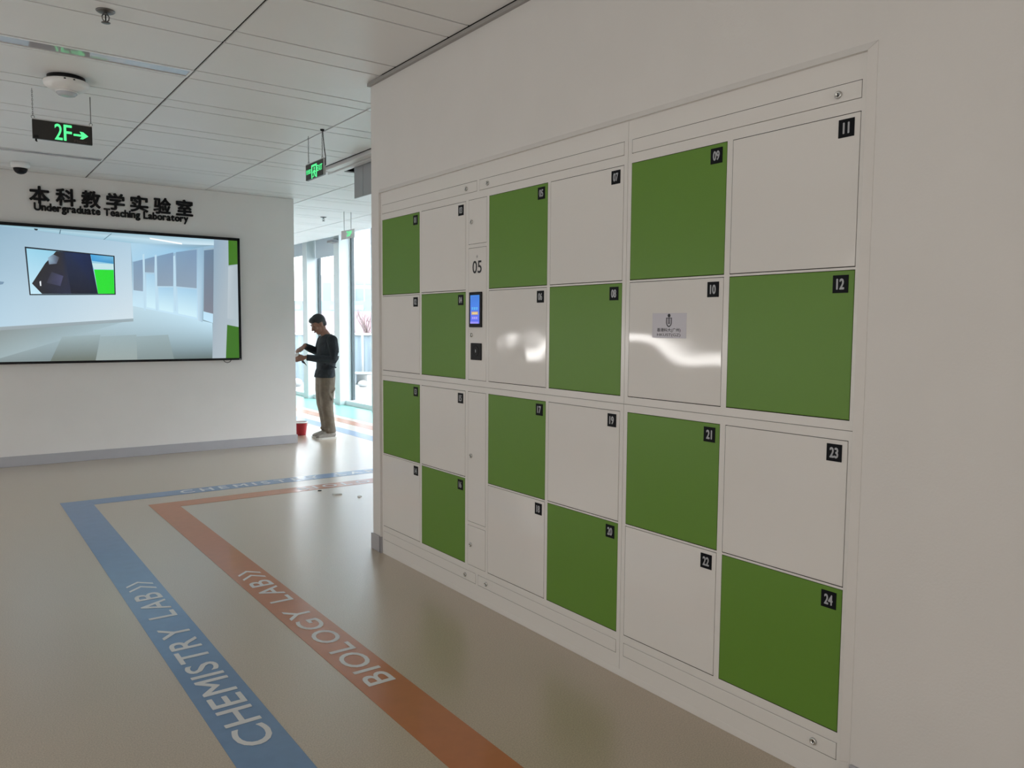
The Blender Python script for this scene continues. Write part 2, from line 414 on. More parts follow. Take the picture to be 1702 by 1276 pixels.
NE = [2.18, 3.02, 3.867, 4.716, 5.525, 6.33, 7.20, 8.03, 8.87, 9.80, 10.63, 11.47, 12.31, 13.15, 13.99, 14.83, 15.67, 16.51, 17.35]
LIGHT_ROWS = {(5.335, -2.26), (5.335, -3.51), (8.715, -2.26), (8.715, -3.51)}
gx, gy = 0.008, 0.007
_tile = {}
def tile(x0, x1, y0, y1):
    w_, h_ = round(x1-x0, 4), round(y1-y0, 4)
    if (w_, h_) not in _tile:
        _tile[(w_, h_)] = MB().box(-w_/2, w_/2, -h_/2, h_/2, 0, 0.012).mesh('ceiling_tile', M_CEIL)
    o = bpy.data.objects.new('ceiling_tile', _tile[(w_, h_)]); COL.objects.link(o)
    o.location = ((x0+x1)/2, (y0+y1)/2, CEIL); o.parent = ceil
for i in range(len(XE)-1):
    x0, x1 = XE[i]+gx, XE[i+1]-gx
    rows = []
    for k in range(len(NS)):
        rows.append((NS[k], NE[k]))
        rows.append((NE[k], NS[k+1] if k+1 < len(NS) else 19.0))
    for y0, y1 in rows:
        if (y0, XE[i]) in LIGHT_ROWS: continue
        if x0 > 0 and y1 < YWE - 0.1: continue
        if x1 < XEND and y0 > YTV + 0.05: continue
        xa, xb = x0, x1
        if i == 3 and y1 <= YWE - 0.1: xb = -0.026
        if i == 4 and 6.0 < y0 < 7.8: xb = 0.852
        tile(xa, xb, y0+gy, y1-gy)
        if i == 4 and 6.0 < y0 < 6.9 and y1 < 6.9: tile(1.05, 1.495, y0+gy, y1-gy)
tile(-4.59, -0.03, -3.98, 1.965)
# pocket above the windows
struct(MB().box(3.48, 4.3, 0.8, 19.0, 3.42, 3.46).build('ceiling_pocket', M_CEIL))
struct(MB().box(3.466, 3.479, 0.8, 19.0, CEIL, 3.42).build('trim_7', M_CEIL))

# window wall: sill, columns, framed panes
CY = [10.91, 12.53, 14.15, 15.77, 17.39]
edges_y = [0.8] + CY + [19.0]
for k in range(len(edges_y)-1):
    y0 = edges_y[k] + (0.25 if k > 0 else 0.0); y1 = edges_y[k+1]
    win = struct(empty('window_%d' % (k+1), (XG, (y0+y1)/2, 0)))
    fr = MB().box(XG-0.03, XG+0.05, y0, y1, 0.0, 0.09).box(XG-0.03, XG+0.05, y0, y1, 3.34, 3.42)
    fr.box(XG-0.03, XG+0.05, y0, y0+0.045, 0.09, 3.34)
    fr.build('window_frame', M_ALU, win)
    MB().box(XG-0.025, XG+0.03, y1-0.05, y1-0.002, 0.09, 3.34).build('dark_mullion', M_ALUD, win)
    MB().box(XG-0.004, XG+0.004, y0+0.045, y1-0.05, 0.09, 3.34).build('pane', M_GLASS, win)
    if k > 0 or True:
        MB().bbox(XG-0.15, XG-0.03, y0, y1, 0.0, 0.085, 0.006).build('window_sill', M_ALU, win)
for i, y in enumerate(CY):
    o = MB().bbox(3.825, 4.085, y, y+0.25, 0.0, 3.42, 0.006).build('window_column', M_COLUMN)
    lab = ['white square column by the glass wall, nearest to the lockers', 'white square column by the glass wall behind the locker wall corner',
           'white square column by the glass wall, right of the standing man', 'white square column by the glass wall, behind the head of the standing man',
           'white square column by the glass wall, hidden behind the wall with the screen'][i]
    tag(o, lab, 'column', 'columns along the glass wall'); o['kind'] = 'structure'
for y0, y1, zb in ((14.42, 15.75, 2.94), (16.04, 17.37, 3.05)):
    bl = MB().box(XG-0.075, XG-0.071, y0, y1, zb, 3.30).box(XG-0.079, XG-0.067, y0, y1, zb-0.02, zb+0.004)
    bl.tube([(XG-0.075, y0, 3.33), (XG-0.075, y1, 3.33)], [0.035, 0.035], 12)
    tag(bl.build('roller_blind', M_BLIND), 'pale grey roller blind rolled up above the window %s the standing man' % ('right behind' if y0 < 15 else 'further left than'), 'blind', 'rolled blinds on the glass wall')
for k, (y0, y1) in enumerate([(0.85, 2.4), (2.45, 4.0), (4.05, 5.6), (5.65, 7.2), (7.25, 8.8), (8.85, 10.88)]):  # unseen blinds added, drops set to limit daylight on the screen wall
    zb = 0.55 if y0 < 5 else 1.6
    bl = MB().box(XG-0.075, XG-0.071, y0, y1, zb, 3.32).box(XG-0.081, XG-0.065, y0, y1, zb-0.02, zb+0.004)
    bl.tube([(XG-0.075, y0, 3.345), (XG-0.075, y1, 3.345)], [0.035, 0.035], 12)
    tag(bl.build('roller_blind', M_BLIND), 'unseen roller blind added to limit daylight through the corridor glass wall behind the lockers', 'blind', 'added blinds behind the locker wall')
# louvred air box beside a column
a = empty('air_grille', (3.74, 14.6, 3.16)); tag(a, 'small grey louvred air grille box on the column under the ceiling', 'grille')
MB().box(3.675, 3.80, 14.12, 14.35, 3.11, 3.155).build('housing', M_METALG, a)
for k in range(4): MB().box(3.68, 3.795, 14.105, 14.119, 3.114+0.0102*k, 3.120+0.0102*k).build('slat', M_ALUD, a)

# ------------------------------------------------------------------ floor stripes with lettering
def stripe(name, rects, m, label, cat='floor marking'):
    mb = MB()
    for i, (x0, x1, y0, y1) in enumerate(rects):
        mb.box(x0, x1, y0, y1, 0.0002, 0.0016)
    e = empty(name, (rects[0][0], rects[0][2], 0)); tag(e, label, cat)
    mb.build('stripe', m, e)
    return e
def letters(parent, s, start, right, up, length, h, offset=0.012, gap=0.14, squeeze=1.0):
    """lay one object per letter so that the whole string is 'length' long"""
    R_ = Vector(right); U_ = Vector(up); ws = []
    for ch in s:
        if ch == ' ': ws.append(0.42); continue
        bb = glyphs(ch, offset)[2]; ws.append((bb[1]-bb[0]) * squeeze)
    tot = sum(ws) + gap*(len(s)-1); k = length / tot; x = 0.0
    for ch, w_ in zip(s, ws):
        if ch != ' ':
            mb = MB(); add_text(mb, ch, Vector(start) + R_*(x*k), right, up, w_*k, h, 0.0008, 0, offset)
            mb.build('letter', M_FTEXT, parent)
        x += w_ + gap
def chevrons(parent, x, y, h):
    for k in range(2):
        y0 = y + 0.092*k; a = 0.026; w_ = 0.092
        mb = MB()
        for p in ([(0, 0), (0, a), (-h/2, w_), (-h/2, w_-a)], [(-h, 0), (-h/2, w_-a), (-h/2, w_), (-h, a)]):
            mb.prism([(x+q[0], y0+q[1]) for q in p], 'z', 0.0017, 0.0025)
        mb.build('chevron', M_FTEXT, parent)
b1 = stripe('blue_floor_stripe', [(-1.605, -1.375, 1.0, 7.665), (-1.375, 2.25, 7.455, 7.665), (2.25, 2.46, 7.455, 18.5)], M_BLUE,
            'blue floor stripe with white lettering CHEMISTRY LAB turning a corner')
letters(b1, 'CHEMISTRY LAB', (-1.42, 2.80, 0.0018), (0,1,0), (-1,0,0), 1.99, 0.135)
chevrons(b1, -1.412, 4.86, 0.145)
letters(b1, 'CHEMISTRY LAB', (-0.645, 7.495, 0.0018), (1,0,0), (0,1,0), 1.95, 0.125, 0.02, 0.36)
o1 = stripe('orange_floor_stripe', [(-0.998, -0.785, 1.0, 7.175), (-0.785, 2.74, 6.975, 7.175), (2.74, 2.95, 6.975, 18.5)], M_ORANGE,
            'orange floor stripe with white lettering BIOLOGY LAB beside the blue stripe')
letters(o1, 'BIOLOGY LAB', (-0.828, 2.99, 0.0018), (0,1,0), (-1,0,0), 1.66, 0.125)
chevrons(o1, -0.820, 4.70, 0.135)
letters(o1, 'BIOLOGY LAB', (0.295, 7.015, 0.0018), (1,0,0), (0,1,0), 1.72, 0.12, 0.02, 0.36)
g1 = MB().box(3.10, 3.935, 2.0, 18.9, 0.0002, 0.0016).build('green_floor_strip', M_TEAL)
tag(g1, 'broad pale green floor strip along the glass wall', 'floor marking')

# ------------------------------------------------------------------ lockers
ROW = {'A': (1.7478, 2.2393), 'B': (1.2493, 1.7398), 'C': (0.6930, 1.1836), 'D': (0.1944, 0.6850)}
COLY = [(4.2386, 4.7364), (3.7181, 4.2159), (2.9908, 3.4886), (2.4715, 2.9693), (1.9275, 2.4254), (1.4041, 1.9020)]   # (right edge y, left edge y)
GREEN = {1, 4, 5, 8, 9, 12, 13, 16, 17, 20, 21, 24}
def door_slots(no):
    up = no <= 12; k = (no-1) % 12; col = k // 2; row = ('A', 'B')[k % 2] if up else ('C', 'D')[k % 2]
    return COLY[col] + ROW[row]

def face_frame(y0, y1, z0, z1, holes, depth=0.40):
    """cabinet carcass: front face with openings, rebates 22 mm deep with a dark back, closed sides"""
    mb = MB(); ys = sorted({y0, y1, *[h[0] for h in holes], *[h[1] for h in holes]}); zs = sorted({z0, z1, *[h[2] for h in holes], *[h[3] for h in holes]})
    for a, b in zip(ys, ys[1:]):
        for c_, d in zip(zs, zs[1:]):
            my, mz = (a+b)/2, (c_+d)/2
            if any(h[0] < my < h[1] and h[2] < mz < h[3] for h in holes): continue
            mb.add([(0,a,c_),(0,b,c_),(0,b,d),(0,a,d)], [(0,1,2,3)])
    r = 0.024
    for a, b, c_, d in holes:
        mb.add([(0,a,c_),(0,b,c_),(0,b,d),(0,a,d),(r,a,c_),(r,b,c_),(r,b,d),(r,a,d)], [(0,1,5,4),(1,2,6,5),(2,3,7,6),(3,0,4,7)], 1)
        mb.add([(r,a,c_),(r,b,c_),(r,b,d),(r,a,d)], [(0,1,2,3)], 1)
    D_ = depth
    mb.add([(0,y0,z0),(0,y1,z0),(0,y1,z1),(0,y0,z1),(D_,y0,z0),(D_,y1,z0),(D_,y1,z1),(D_,y0,z1)], [(0,1,5,4),(1,2,6,5),(2,3,7,6),(3,0,4,7),(4,5,6,7)])
    return mb
def make_cabinet(name, label, y0, y1, z0, z1, nums, panels, group):
    e = empty(name, (0, (y0+y1)/2, z0)); tag(e, label, 'locker', group)
    gh, gv = 0.0028, 0.0040
    holes = [door_slots(n) for n in nums] + [p[:4] for p in panels]
    fr = face_frame(y0, y1, z0, z1, holes).build('cabinet_frame', [M_FRAME, M_DARK], e)
    for n in nums:
        a, b, c_, d = door_slots(n)
        dr = MB().bbox(-0.0015, 0.019, a+gh*0.6, b-gh*0.6, c_+gv*0.7, d-gv*0.5, 0.0016).build('door', M_DOORG if n in GREEN else M_DOORW, e)
        dr['label'] = '%s door number %02d' % ('green' if n in GREEN else 'glossy white', n)
        p = MB(); py1 = a + 0.0755; py0 = a + 0.0205; pz1 = d - 0.016; pz0 = pz1 - 0.058
        p.bbox(-0.0035, -0.0015, py0, py1, pz0, pz1, 0.0006, 0)
        gb = glyphs('%02d' % n)[2]; dw = min(0.029, 0.033*(gb[1]-gb[0])/(gb[3]-gb[2])*0.70)
        add_text(p, '%02d' % n, (-0.0036, (py0+py1)/2+dw/2, pz0+0.0125), (0,-1,0), (0,0,1), dw, 0.033, 0.0006, 1, 0.045, nrm=(-1,0,0))
        p.build('number_plate', [M_PLATE, M_DIGIT], dr)
    for q in panels:
        a, b, c_, d = q[:4]; kind = q[4]
        g_ = 0.0016
        pn = MB().bbox(-0.0012, 0.019, a+g_, b-g_, c_+g_, d-g_, 0.0012).build(kind, M_FRAME if kind != 'control_panel' else M_DOORW, e)
        if len(q) > 5 and q[5]:
            ly, lz = q[5]
            lock = MB().lathe([(0.0125, 0.0), (0.0125, 0.004), (0.0105, 0.0065), (0.0070, 0.0065), (0.0062, 0.0050)], (-0.0012, ly, lz), (-1,0,0), 20, 0)
            lock.box(-0.0066, -0.0060, ly-0.0016, ly+0.0016, lz-0.0055, lz+0.0055, 1)
            lock.build('cam_lock', [M_CHROME, M_KEYHOLE], pn)
        if kind == 'control_panel': kiosk(pn)
    return e
def kiosk(pn):
    add = MB(); add_text(add, '05', (-0.0013, 3.646, 1.838), (0,-1,0), (0,0,1), 0.088, 0.066, 0.0006, 0, 0.012, nrm=(-1,0,0)); add.build('printed_number', M_INK, pn)
    lg = MB(); pts = []
    for k in range(12):
        a = 2*math.pi*k/12; r = 0.010 if k % 2 else 0.004; pts.append((3.602+r*math.cos(a), 1.927+r*math.sin(a)))
    lg.prism(pts, 'x', -0.0018, -0.0012); lg.build('printed_emblem', mat('emblem_grey', (0.36, 0.36, 0.36), 0.5), pn)
    s = MB().bbox(-0.010, -0.001, 3.549, 3.671, 1.542, 1.735, 0.003); s.build('screen_bezel', M_BLACK, pn)
    pic = Picture(-0.0106)
    L, R_, B_, T_ = 3.655, 3.564, 1.562, 1.718
    def q(u0, u1, v0, v1, cols, layer=0): pic.quad(L+(R_-L)*u0, L+(R_-L)*u1, B_+(T_-B_)*v0, B_+(T_-B_)*v1, cols, layer)
    q(0, 1, 0, 1, [(.10,.14,.85),(.10,.14,.85),(.05,.25,.75),(.05,.25,.75)])
    q(0.08, .92, .62, .96, [(.06,.22,.80),(.06,.24,.82),(.05,.20,.70),(.05,.20,.70)], 1)
    for j in range(3): q(.16+.24*j, .34+.24*j, .48, .58, [(.10,.45,.9)]*4, 1)
    q(.14, .86, .31, .42, [(.62,.40,.22)]*4, 1)
    q(.22, .78, .345, .385, [(.85,.68,.3)]*4, 2)
    q(.14, .86, .14, .26, [(.18,.18,.9)]*4, 1)
    for j in range(3): q(.24+.2*j, .36+.2*j, .17, .23, [(.45,.45,.95)]*4, 2)
    q(0, .9, 0, .07, [(.3,.28,.95)]*4, 1)
    pic.build('touch_screen', M_LCDPIC, pn)
    k = MB().lathe([(0.0115, 0), (0.0115, 0.004), (0.009, 0.006), (0.006, 0.006), (0.006, 0.0045)], (-0.0012, 3.656, 1.499), (-1,0,0), 20, 0)
    k.box(-0.0066, -0.006, 3.6546, 3.6574, 1.494, 1.504, 1); k.build('cam_lock', [M_CHROME, M_KEYHOLE], pn)
    sc_ = MB().bbox(-0.008, -0.001, 3.552, 3.656, 1.362, 1.455, 0.003)
    sc_.lathe([(0.030, 0.0), (0.030, 0.0015), (0.026, 0.0015), (0.026, 0.0)], (-0.0075, 3.604, 1.412), (-1,0,0), 24)
    sc_.box(-0.0092, -0.0078, 3.601, 3.607, 1.404, 1.420, 1); sc_.build('code_scanner', [M_BLACK, M_DIGIT], pn)

class Picture:
    """flat coloured print: quads with corner colours, thin layers apart; on plane x=const (axes y,z) or y=const (axes x,z)"""
    def __init__(self, pos, axis='x', step=0.0004): self.pos = pos; self.axis = axis; self.step = step; self.v = []; self.f = []; self.c = []
    def poly(self, pts, cols, layer=0):
        o = len(self.v); a = self.pos - self.step*layer
        for p in pts: self.v.append((a, p[0], p[1]) if self.axis == 'x' else (p[0], a, p[1]))
        self.f.append(tuple(range(o, o+len(pts)))); self.c += (cols if isinstance(cols, list) else [cols]*len(pts))
    def quad(self, a0, a1, b0, b1, cols, layer=0): self.poly([(a0,b0),(a1,b0),(a1,b1),(a0,b1)], cols, layer)
    def grad(self, P, cols, n, layer=0):
        """bilinear patch with n x n cells; P, cols: four corners (ll, lr, ur, ul)"""
        def mix(t, s, q):
            return tuple((q[0][i]*(1-t)+q[1][i]*t)*(1-s) + (q[3][i]*(1-t)+q[2][i]*t)*s for i in range(len(q[0])))
        for i in range(n):
            for j in range(n):
                ts = [(i/n, j/n), ((i+1)/n, j/n), ((i+1)/n, (j+1)/n), (i/n, (j+1)/n)]
                self.poly([mix(t, s, P) for t, s in ts], [mix(t, s, cols) for t, s in ts], layer)
    def build(self, name, m, parent):
        me = bpy.data.meshes.new(name); me.from_pydata(self.v, [], self.f); me.materials.append(m)
        ca = me.color_attributes.new('picture', 'FLOAT_COLOR', 'CORNER')
        k = 0
        for p in me.polygons:
            for li in p.loop_indices:
                ca.data[li].color = (*self.c[me.loops[li].vertex_index], 1.0)
        return put(name, me, parent)

SEAM, MID, KICK = 2.4485, 1.2165, 0.032
g2 = 0.0009
TP, BP = (2.279, 2.337), (0.099, 0.159)
up_main = make_cabinet('locker_cabinet', 'upper locker cabinet with doors 01 to 08 and the control panel with touch screen', SEAM+g2, LY1, MID+g2, LZ1, range(1, 9),
    [(3.607, 4.7364, *TP, 'top_panel', (3.712, 2.305)), (2.4715, 3.584, *TP, 'top_panel', (3.503, 2.307)),
     (3.511, 3.690, 1.997, 2.240, 'service_door', (3.659, 2.119)), (3.511, 3.690, 1.2493, 1.977, 'control_panel')], 'locker cabinets in the wall')
up_aux = make_cabinet('locker_cabinet', 'upper locker cabinet with doors 09 to 12, at the right end of the row', LY0, SEAM-g2, MID+g2, LZ1, range(9, 13),
    [(1.4041, 2.4254, *TP, 'top_panel', (1.485, 2.305))], 'locker cabinets in the wall')
lo_main = make_cabinet('locker_cabinet', 'lower locker cabinet with doors 13 to 20, standing on the floor', SEAM+g2, LY1, KICK, MID-g2, range(13, 21),
    [(3.607, 4.7364, *BP, 'bottom_panel', (3.714, 0.127)), (2.4715, 3.584, *BP, 'bottom_panel', (3.501, 0.128)),
     (3.511, 3.690, 0.445, 1.1836, 'service_door', (3.656, 0.822)), (3.511, 3.690, 0.1944, 0.425, 'service_door', (3.658, 0.314))], 'locker cabinets in the wall')
lo_aux = make_cabinet('locker_cabinet', 'lower locker cabinet with doors 21 to 24, at the right end of the row', LY0, SEAM-g2, KICK, MID-g2, range(21, 25),
    [(1.4041, 2.4254, *BP, 'bottom_panel', (1.490, 0.128))], 'locker cabinets in the wall')
k = MB().bbox(0.0005, 0.40, LY0, LY1, 0.0, KICK-0.0005, 0.0015)
tag(k.build('locker_plinth', M_FRAME), 'low white plinth strip under the whole row of lockers', 'plinth')
# sticker on door 10
s = empty('logo_sticker', (-0.002, 2.195, 1.512)); tag(s, 'lilac sticker with a black emblem and lettering on white locker door 10', 'sticker')
MB().box(-0.0022, -0.0016, 2.104, 2.287, 1.506, 1.607).build('backing_sheet', M_STICKER, s)
e = MB(); cy = 2.196
def lp(pts): return [(cy - a, 1.559 + b) for a, b in pts]
e.prism([(cy + 0.0075*math.cos(2*math.pi*k/18), 1.597 + 0.0075*math.sin(2*math.pi*k/18)) for k in range(18)], 'x', -0.0026, -0.0021)
for a in (-1, 1):
    e.prism(lp([(a*0.0155, 0.028), (a*0.0155, 0.008), (a*0.0125, 0.000), (a*0.006, -0.0065), (a*0.0, -0.0085), (a*0.0, -0.0045), (a*0.0045, -0.002), (a*0.0095, 0.003), (a*0.0115, 0.009), (a*0.0115, 0.028)]), 'x', -0.0026, -0.0021)
    e.prism(lp([(a*0.0015, 0.028), (a*0.0015, 0.004), (a*0.0045, 0.003), (a*0.0065, 0.009), (a*0.0065, 0.028), (a*0.0045, 0.028), (a*0.0045, 0.0095), (a*0.0032, 0.0078), (a*0.0032, 0.028)]), 'x', -0.0026, -0.0021)
e.box(-0.0026, -0.0021, cy-0.0155, cy+0.0155, 1.586, 1.5885)
e.build('emblem', M_INK, s)
tx = MB()
add_text(tx, '香港科大(广州)', (-0.0021, 2.260, 1.529), (0,-1,0), (0,0,1), 0.126, 0.0175, 0.0004, 0, 0.012, nrm=(-1,0,0)); tx.build('printed_characters', M_INK, s)
tx = MB(); add_text(tx, 'HKUST(GZ)', (-0.0021, 2.260, 1.5105), (0,-1,0), (0,0,1), 0.126, 0.0145, 0.0004, 0, 0.0, nrm=(-1,0,0)); tx.build('printed_letters', M_INK, s)

# ------------------------------------------------------------------ wall lettering
wl = empty('wall_lettering', (-0.72, YTV, 2.75)); tag(wl, 'black raised lettering 本科教学实验室 and Undergraduate Teaching Laboratory above the screen', 'lettering')
xs0, pitch, cw = -1.553, 0.2465, 0.180
for i, ch in enumerate('本科教学实验室'):
    mb = MB(); add_text(mb, ch, (xs0 + pitch*i, YTV-0.001, 2.830), (1,0,0), (0,0,1), cw, 0.178, 0.018, 0, 0.032)
    mb.build('character', M_LETTER, wl)
line = 'Undergraduate Teaching Laboratory'
lx, k = -1.515, 0.0
ws = []
for ch in line:
    if ch == ' ': ws.append(0.22)
    else:
        bb = glyphs(ch, 0.018)[2]; ws.append(bb[1]-bb[0])
gap = 0.095; tot = sum(ws) + gap*(len(line)-1); sc_k = (0.053+1.515)/tot; sy_k = 0.084/0.75; x = 0.0
for ch, w_ in zip(line, ws):
    if ch != ' ':
        bb = glyphs(ch, 0.018)[2]; mb = MB()
        add_text(mb, ch, (lx + x*sc_k, YTV-0.001, 2.757 + bb[2]*sy_k), (1,0,0), (0,0,1), w_*sc_k, (bb[3]-bb[2])*sy_k, 0.014, 0, 0.045)
        mb.build('letter', M_LETTER, wl)
    x += w_ + gap

# ------------------------------------------------------------------ wall screen
TX0, TX1, TZ0, TZ1, TY = -2.03, 0.643, 1.106, 2.603, 9.868
tv = empty('wall_screen', (-0.69, YTV, TZ0)); tag(tv, 'large flat television on the far wall showing a room with another screen', 'television')
bz = MB()
for q in ((TX0, TX1, TZ1-0.034, TZ1), (TX0, TX1, TZ0, TZ0+0.026), (TX0, TX0+0.028, TZ0, TZ1), (TX1-0.030, TX1, TZ0, TZ1)):
    bz.bbox(q[0], q[1], TY-0.006, TY+0.03, q[2], q[3], 0.003)
bz.build('bezel', M_BLACK, tv)
MB().bbox(TX0+0.02, TX1-0.02, TY+0.004, YTV-0.0005, TZ0+0.01, TZ1-0.01, 0.006).build('back_housing', M_BLACK, tv)
lp_ = MB(); lp_.tube([(0.425, TY+0.01, 1.112), (0.436, TY+0.01, 1.088), (0.470, TY+0.01, 1.074), (0.505, TY+0.01, 1.086), (0.520, TY+0.01, 1.112)], [0.004]*5, 8); lp_.build('cable_loop', M_BLACK, tv)
MB().box(0.612, 0.636, TY-0.0075, TY-0.006, 1.112, 1.120).build('status_mark', M_DIGIT, tv)
pic = Picture(TY+0.002, 'y', 0.0003)
S = lambda r, g, b: tuple(((c_/255)/12.92 if c_/255 <= 0.04045 else (((c_/255)+0.055)/1.055)**2.4) for c_ in (r, g, b))
XL = TX0+0.028; XR = TX1-0.030; ZB_, ZT = TZ0+0.026, TZ1-0.034
pic.grad([(XL, ZB_), (XR, ZB_), (XR, ZT), (XL, ZT)], [S(118,132,132), S(120,140,142), S(150,185,210), S(150,178,195)], 8, 0)                 # base
pic.grad([(XL, ZB_), (0.30, ZB_), (0.30, 1.56), (-0.59, 1.77)], [S(128,142,144), S(98,112,112), S(190,222,238), S(185,212,224)], 8, 1)      # floor
pic.poly([(XL, ZB_), (-0.58, 1.60), (XL, 1.48)], [S(150,168,172), S(160,185,195), S(120,130,128)], 2)
for x0, x1, cc in ((-1.42, -0.98, (104,112,104)), (-0.98, -0.55, (148,160,158)), (-0.55, -0.15, (128,142,142))):
    pic.grad([(x0, ZB_), (x1, ZB_), (x1*0.86-0.08, 1.42), (x0*0.86-0.08, 1.40)], [S(*cc), S(*cc), S(150,170,175), S(150,170,175)], 4, 3)
pic.grad([(XL, 1.485), (-0.58, 1.590), (-0.585, 2.463), (XL, 2.56)], [S(170,200,218), S(205,220,228), S(172,200,218), S(140,172,192)], 8, 2)   # nested wall
pic.grad([(XL, 1.455), (-0.581, 1.572), (-0.580, 1.606), (XL, 1.492)], [S(140,152,158), S(150,165,172), S(150,168,176), S(145,158,164)], 4, 4)  # its skirting
pic.poly([(XL, 2.572), (-0.585, 2.463), (0.337, 2.50), (0.337, ZT), (XL, ZT)], [S(150,190,205), S(150,190,210), S(205,228,240), S(160,195,210), S(120,160,175)], 2)   # its ceiling
for a, b in (((-1.28, 2.562), (-1.29, 2.515)), ((-0.78, 2.556), (-0.86, 2.483)), ((-1.75, 2.575), (-1.83, 2.56))):
    pic.poly([(a[0]-0.005, a[1]), (a[0]+0.005, a[1]), (b[0]+0.005, b[1]), (b[0]-0.005, b[1])], S(90,120,135), 3)
pic.poly([(-1.53, 2.553), (-1.49, 2.551), (-1.50, 2.535), (-1.52, 2.536)], S(20,30,40), 4)
pic.poly([(-0.386, 2.539), (-0.03, 2.501), (-0.03, 2.483), (-0.378, 2.522)], S(250,253,255), 4)                                                # its lamp
pic.poly([(-0.575, 2.253), (-0.03, 2.40), (0.146, 2.457), (0.337, 2.50), (-0.585, 2.463)], [S(165,205,228), S(150,195,225), S(130,170,195), S(140,165,180), S(170,205,225)], 3)
# windows and blinds in the picture
pic.poly([(-0.583, 1.75), (0.135, 1.60), (0.145, 2.44), (-0.575, 2.253)], [S(195,225,240), S(190,222,240), S(150,180,205), S(150,185,210)], 4)
for q in ([(-0.57, 1.93), (-0.47, 1.92), (-0.46, 2.285), (-0.565, 2.25)], [(-0.445, 2.14), (-0.345, 2.14), (-0.335, 2.325), (-0.44, 2.29)], [(-0.315, 1.985), (-0.14, 1.99), (-0.13, 2.385), (-0.31, 2.33)], [(-0.105, 1.99), (0.125, 1.975), (0.135, 2.435), (-0.10, 2.39)], ):
    pic.poly(q, [S(140,158,175), S(142,160,178), S(122,150,180), S(125,155,182)], 5)
for q in ([(-0.435, 1.74), (-0.34, 1.72), (-0.34, 2.12), (-0.43, 2.12)], [(-0.30, 1.71), (-0.145, 1.68), (-0.14, 1.975), (-0.305, 1.97)], [(-0.09, 1.67), (0.12, 1.625), (0.125, 1.96), (-0.095, 1.975)]):
    pic.poly(q, [S(205,235,245), S(205,235,245), S(160,200,225), S(165,205,230)], 5)
for x_ in (-0.455, -0.325, -0.122): pic.poly([(x_-0.010, 1.70), (x_+0.010, 1.70), (x_+0.010, 2.35), (x_-0.010, 2.34)], S(185,215,232), 6)
pic.poly([(0.130, 1.59), (0.185, 1.57), (0.215, 2.47), (0.148, 2.455)], [S(190,215,230), S(160,190,210), S(140,175,200), S(150,185,208)], 6)
pic.poly([(0.192, 1.60), (0.31, 1.56), (0.335, 2.47), (0.217, 2.45)], [S(190,225,245), S(190,225,245), S(150,175,190), S(150,180,200)], 5)
pic.poly([(0.198, 1.70), (0.312, 1.672), (0.332, 2.45), (0.219, 2.43)], [S(125,130,142), S(125,128,140), S(105,128,150), S(105,130,155)], 6)
# locker wall in the picture
pic.poly([(0.29, ZB_), (XR, ZB_), (XR, ZT), (0.337, ZT)], [S(165,178,188), S(175,188,196), S(165,180,190), S(140,165,185)], 6)
pic.poly([(0.505, 2.267), (XR, 2.285), (XR, ZT), (0.507, ZT)], S(62,112,30), 7)
pic.poly([(0.451, ZB_), (XR, ZB_), (XR, 1.514), (0.474, 1.541)], S(60,110,34), 7)
pic.poly([(0.478, 1.618), (XR-0.006, 1.60), (XR-0.006, 2.262), (0.501, 2.252)], [S(178,190,198), S(170,184,192), S(165,178,186), S(182,194,202)], 7)
# nested television
pic.poly([(-1.592, 1.843), (-0.756, 1.872), (-0.756, 2.309), (-1.620, 2.356)], S(14,22,34), 5)
pic.poly([(-1.581, 1.855), (-0.768, 1.883), (-0.768, 2.298), (-1.606, 2.340)], [S(190,225,240), S(170,215,230), S(130,190,215), S(150,205,228)], 6)
pic.poly([(-0.967, 2.150), (-0.771, 2.155), (-0.770, 2.215), (-0.985, 2.215)], S(190,222,225), 7)
pic.poly([(-0.935, 1.878), (-0.768, 1.883), (-0.770, 2.150), (-0.967, 2.145)], S(36,215,48), 7)
pic.poly([(-0.985, 2.24), (-0.77, 2.22), (-0.77, 2.297), (-0.999, 2.31)], [S(60,150,210), S(60,140,190), S(110,180,215), S(70,160,215)], 7)
pic.poly([(-1.476, 1.860), (-0.935, 1.878), (-1.000, 2.310), (-1.15, 2.318), (-1.250, 2.322)], [S(22,26,34), S(14,22,44), S(18,34,72), S(24,42,82), S(30,44,74)], 8)
pic.poly([(-1.476, 1.860), (-1.20, 1.869), (-1.25, 2.322), (-1.33, 2.325), (-1.380, 2.26), (-1.436, 2.190), (-1.566, 1.968)], [S(24,28,34), S(36,42,66), S(30,40,62), S(46,44,44), S(40,40,46), S(28,30,36), S(34,36,40)], 9)
pic.poly([(-1.40, 2.18), (-1.33, 2.19), (-1.30, 2.26), (-1.36, 2.29), (-1.41, 2.25)], [S(120,140,160), S(90,100,120), S(60,60,70), S(110,130,150), S(150,180,200)], 10)
pic.poly([(-1.43, 1.98), (-1.30, 1.95), (-1.27, 2.06), (-1.38, 2.10)], [S(50,52,66), S(60,62,92), S(70,72,104), S(52,54,70)], 10)
pic.poly([(-1.492, 1.945), (-1.480, 1.945), (-1.482, 2.0), (-1.496, 1.99)], S(225,230,235), 10)
pic.poly([(XL, 1.92), (-1.83, 1.95), (-1.815, 1.975), (XL, 2.0)], S(110,140,165), 5)
pic.build('screen', M_TVPIC, tv)

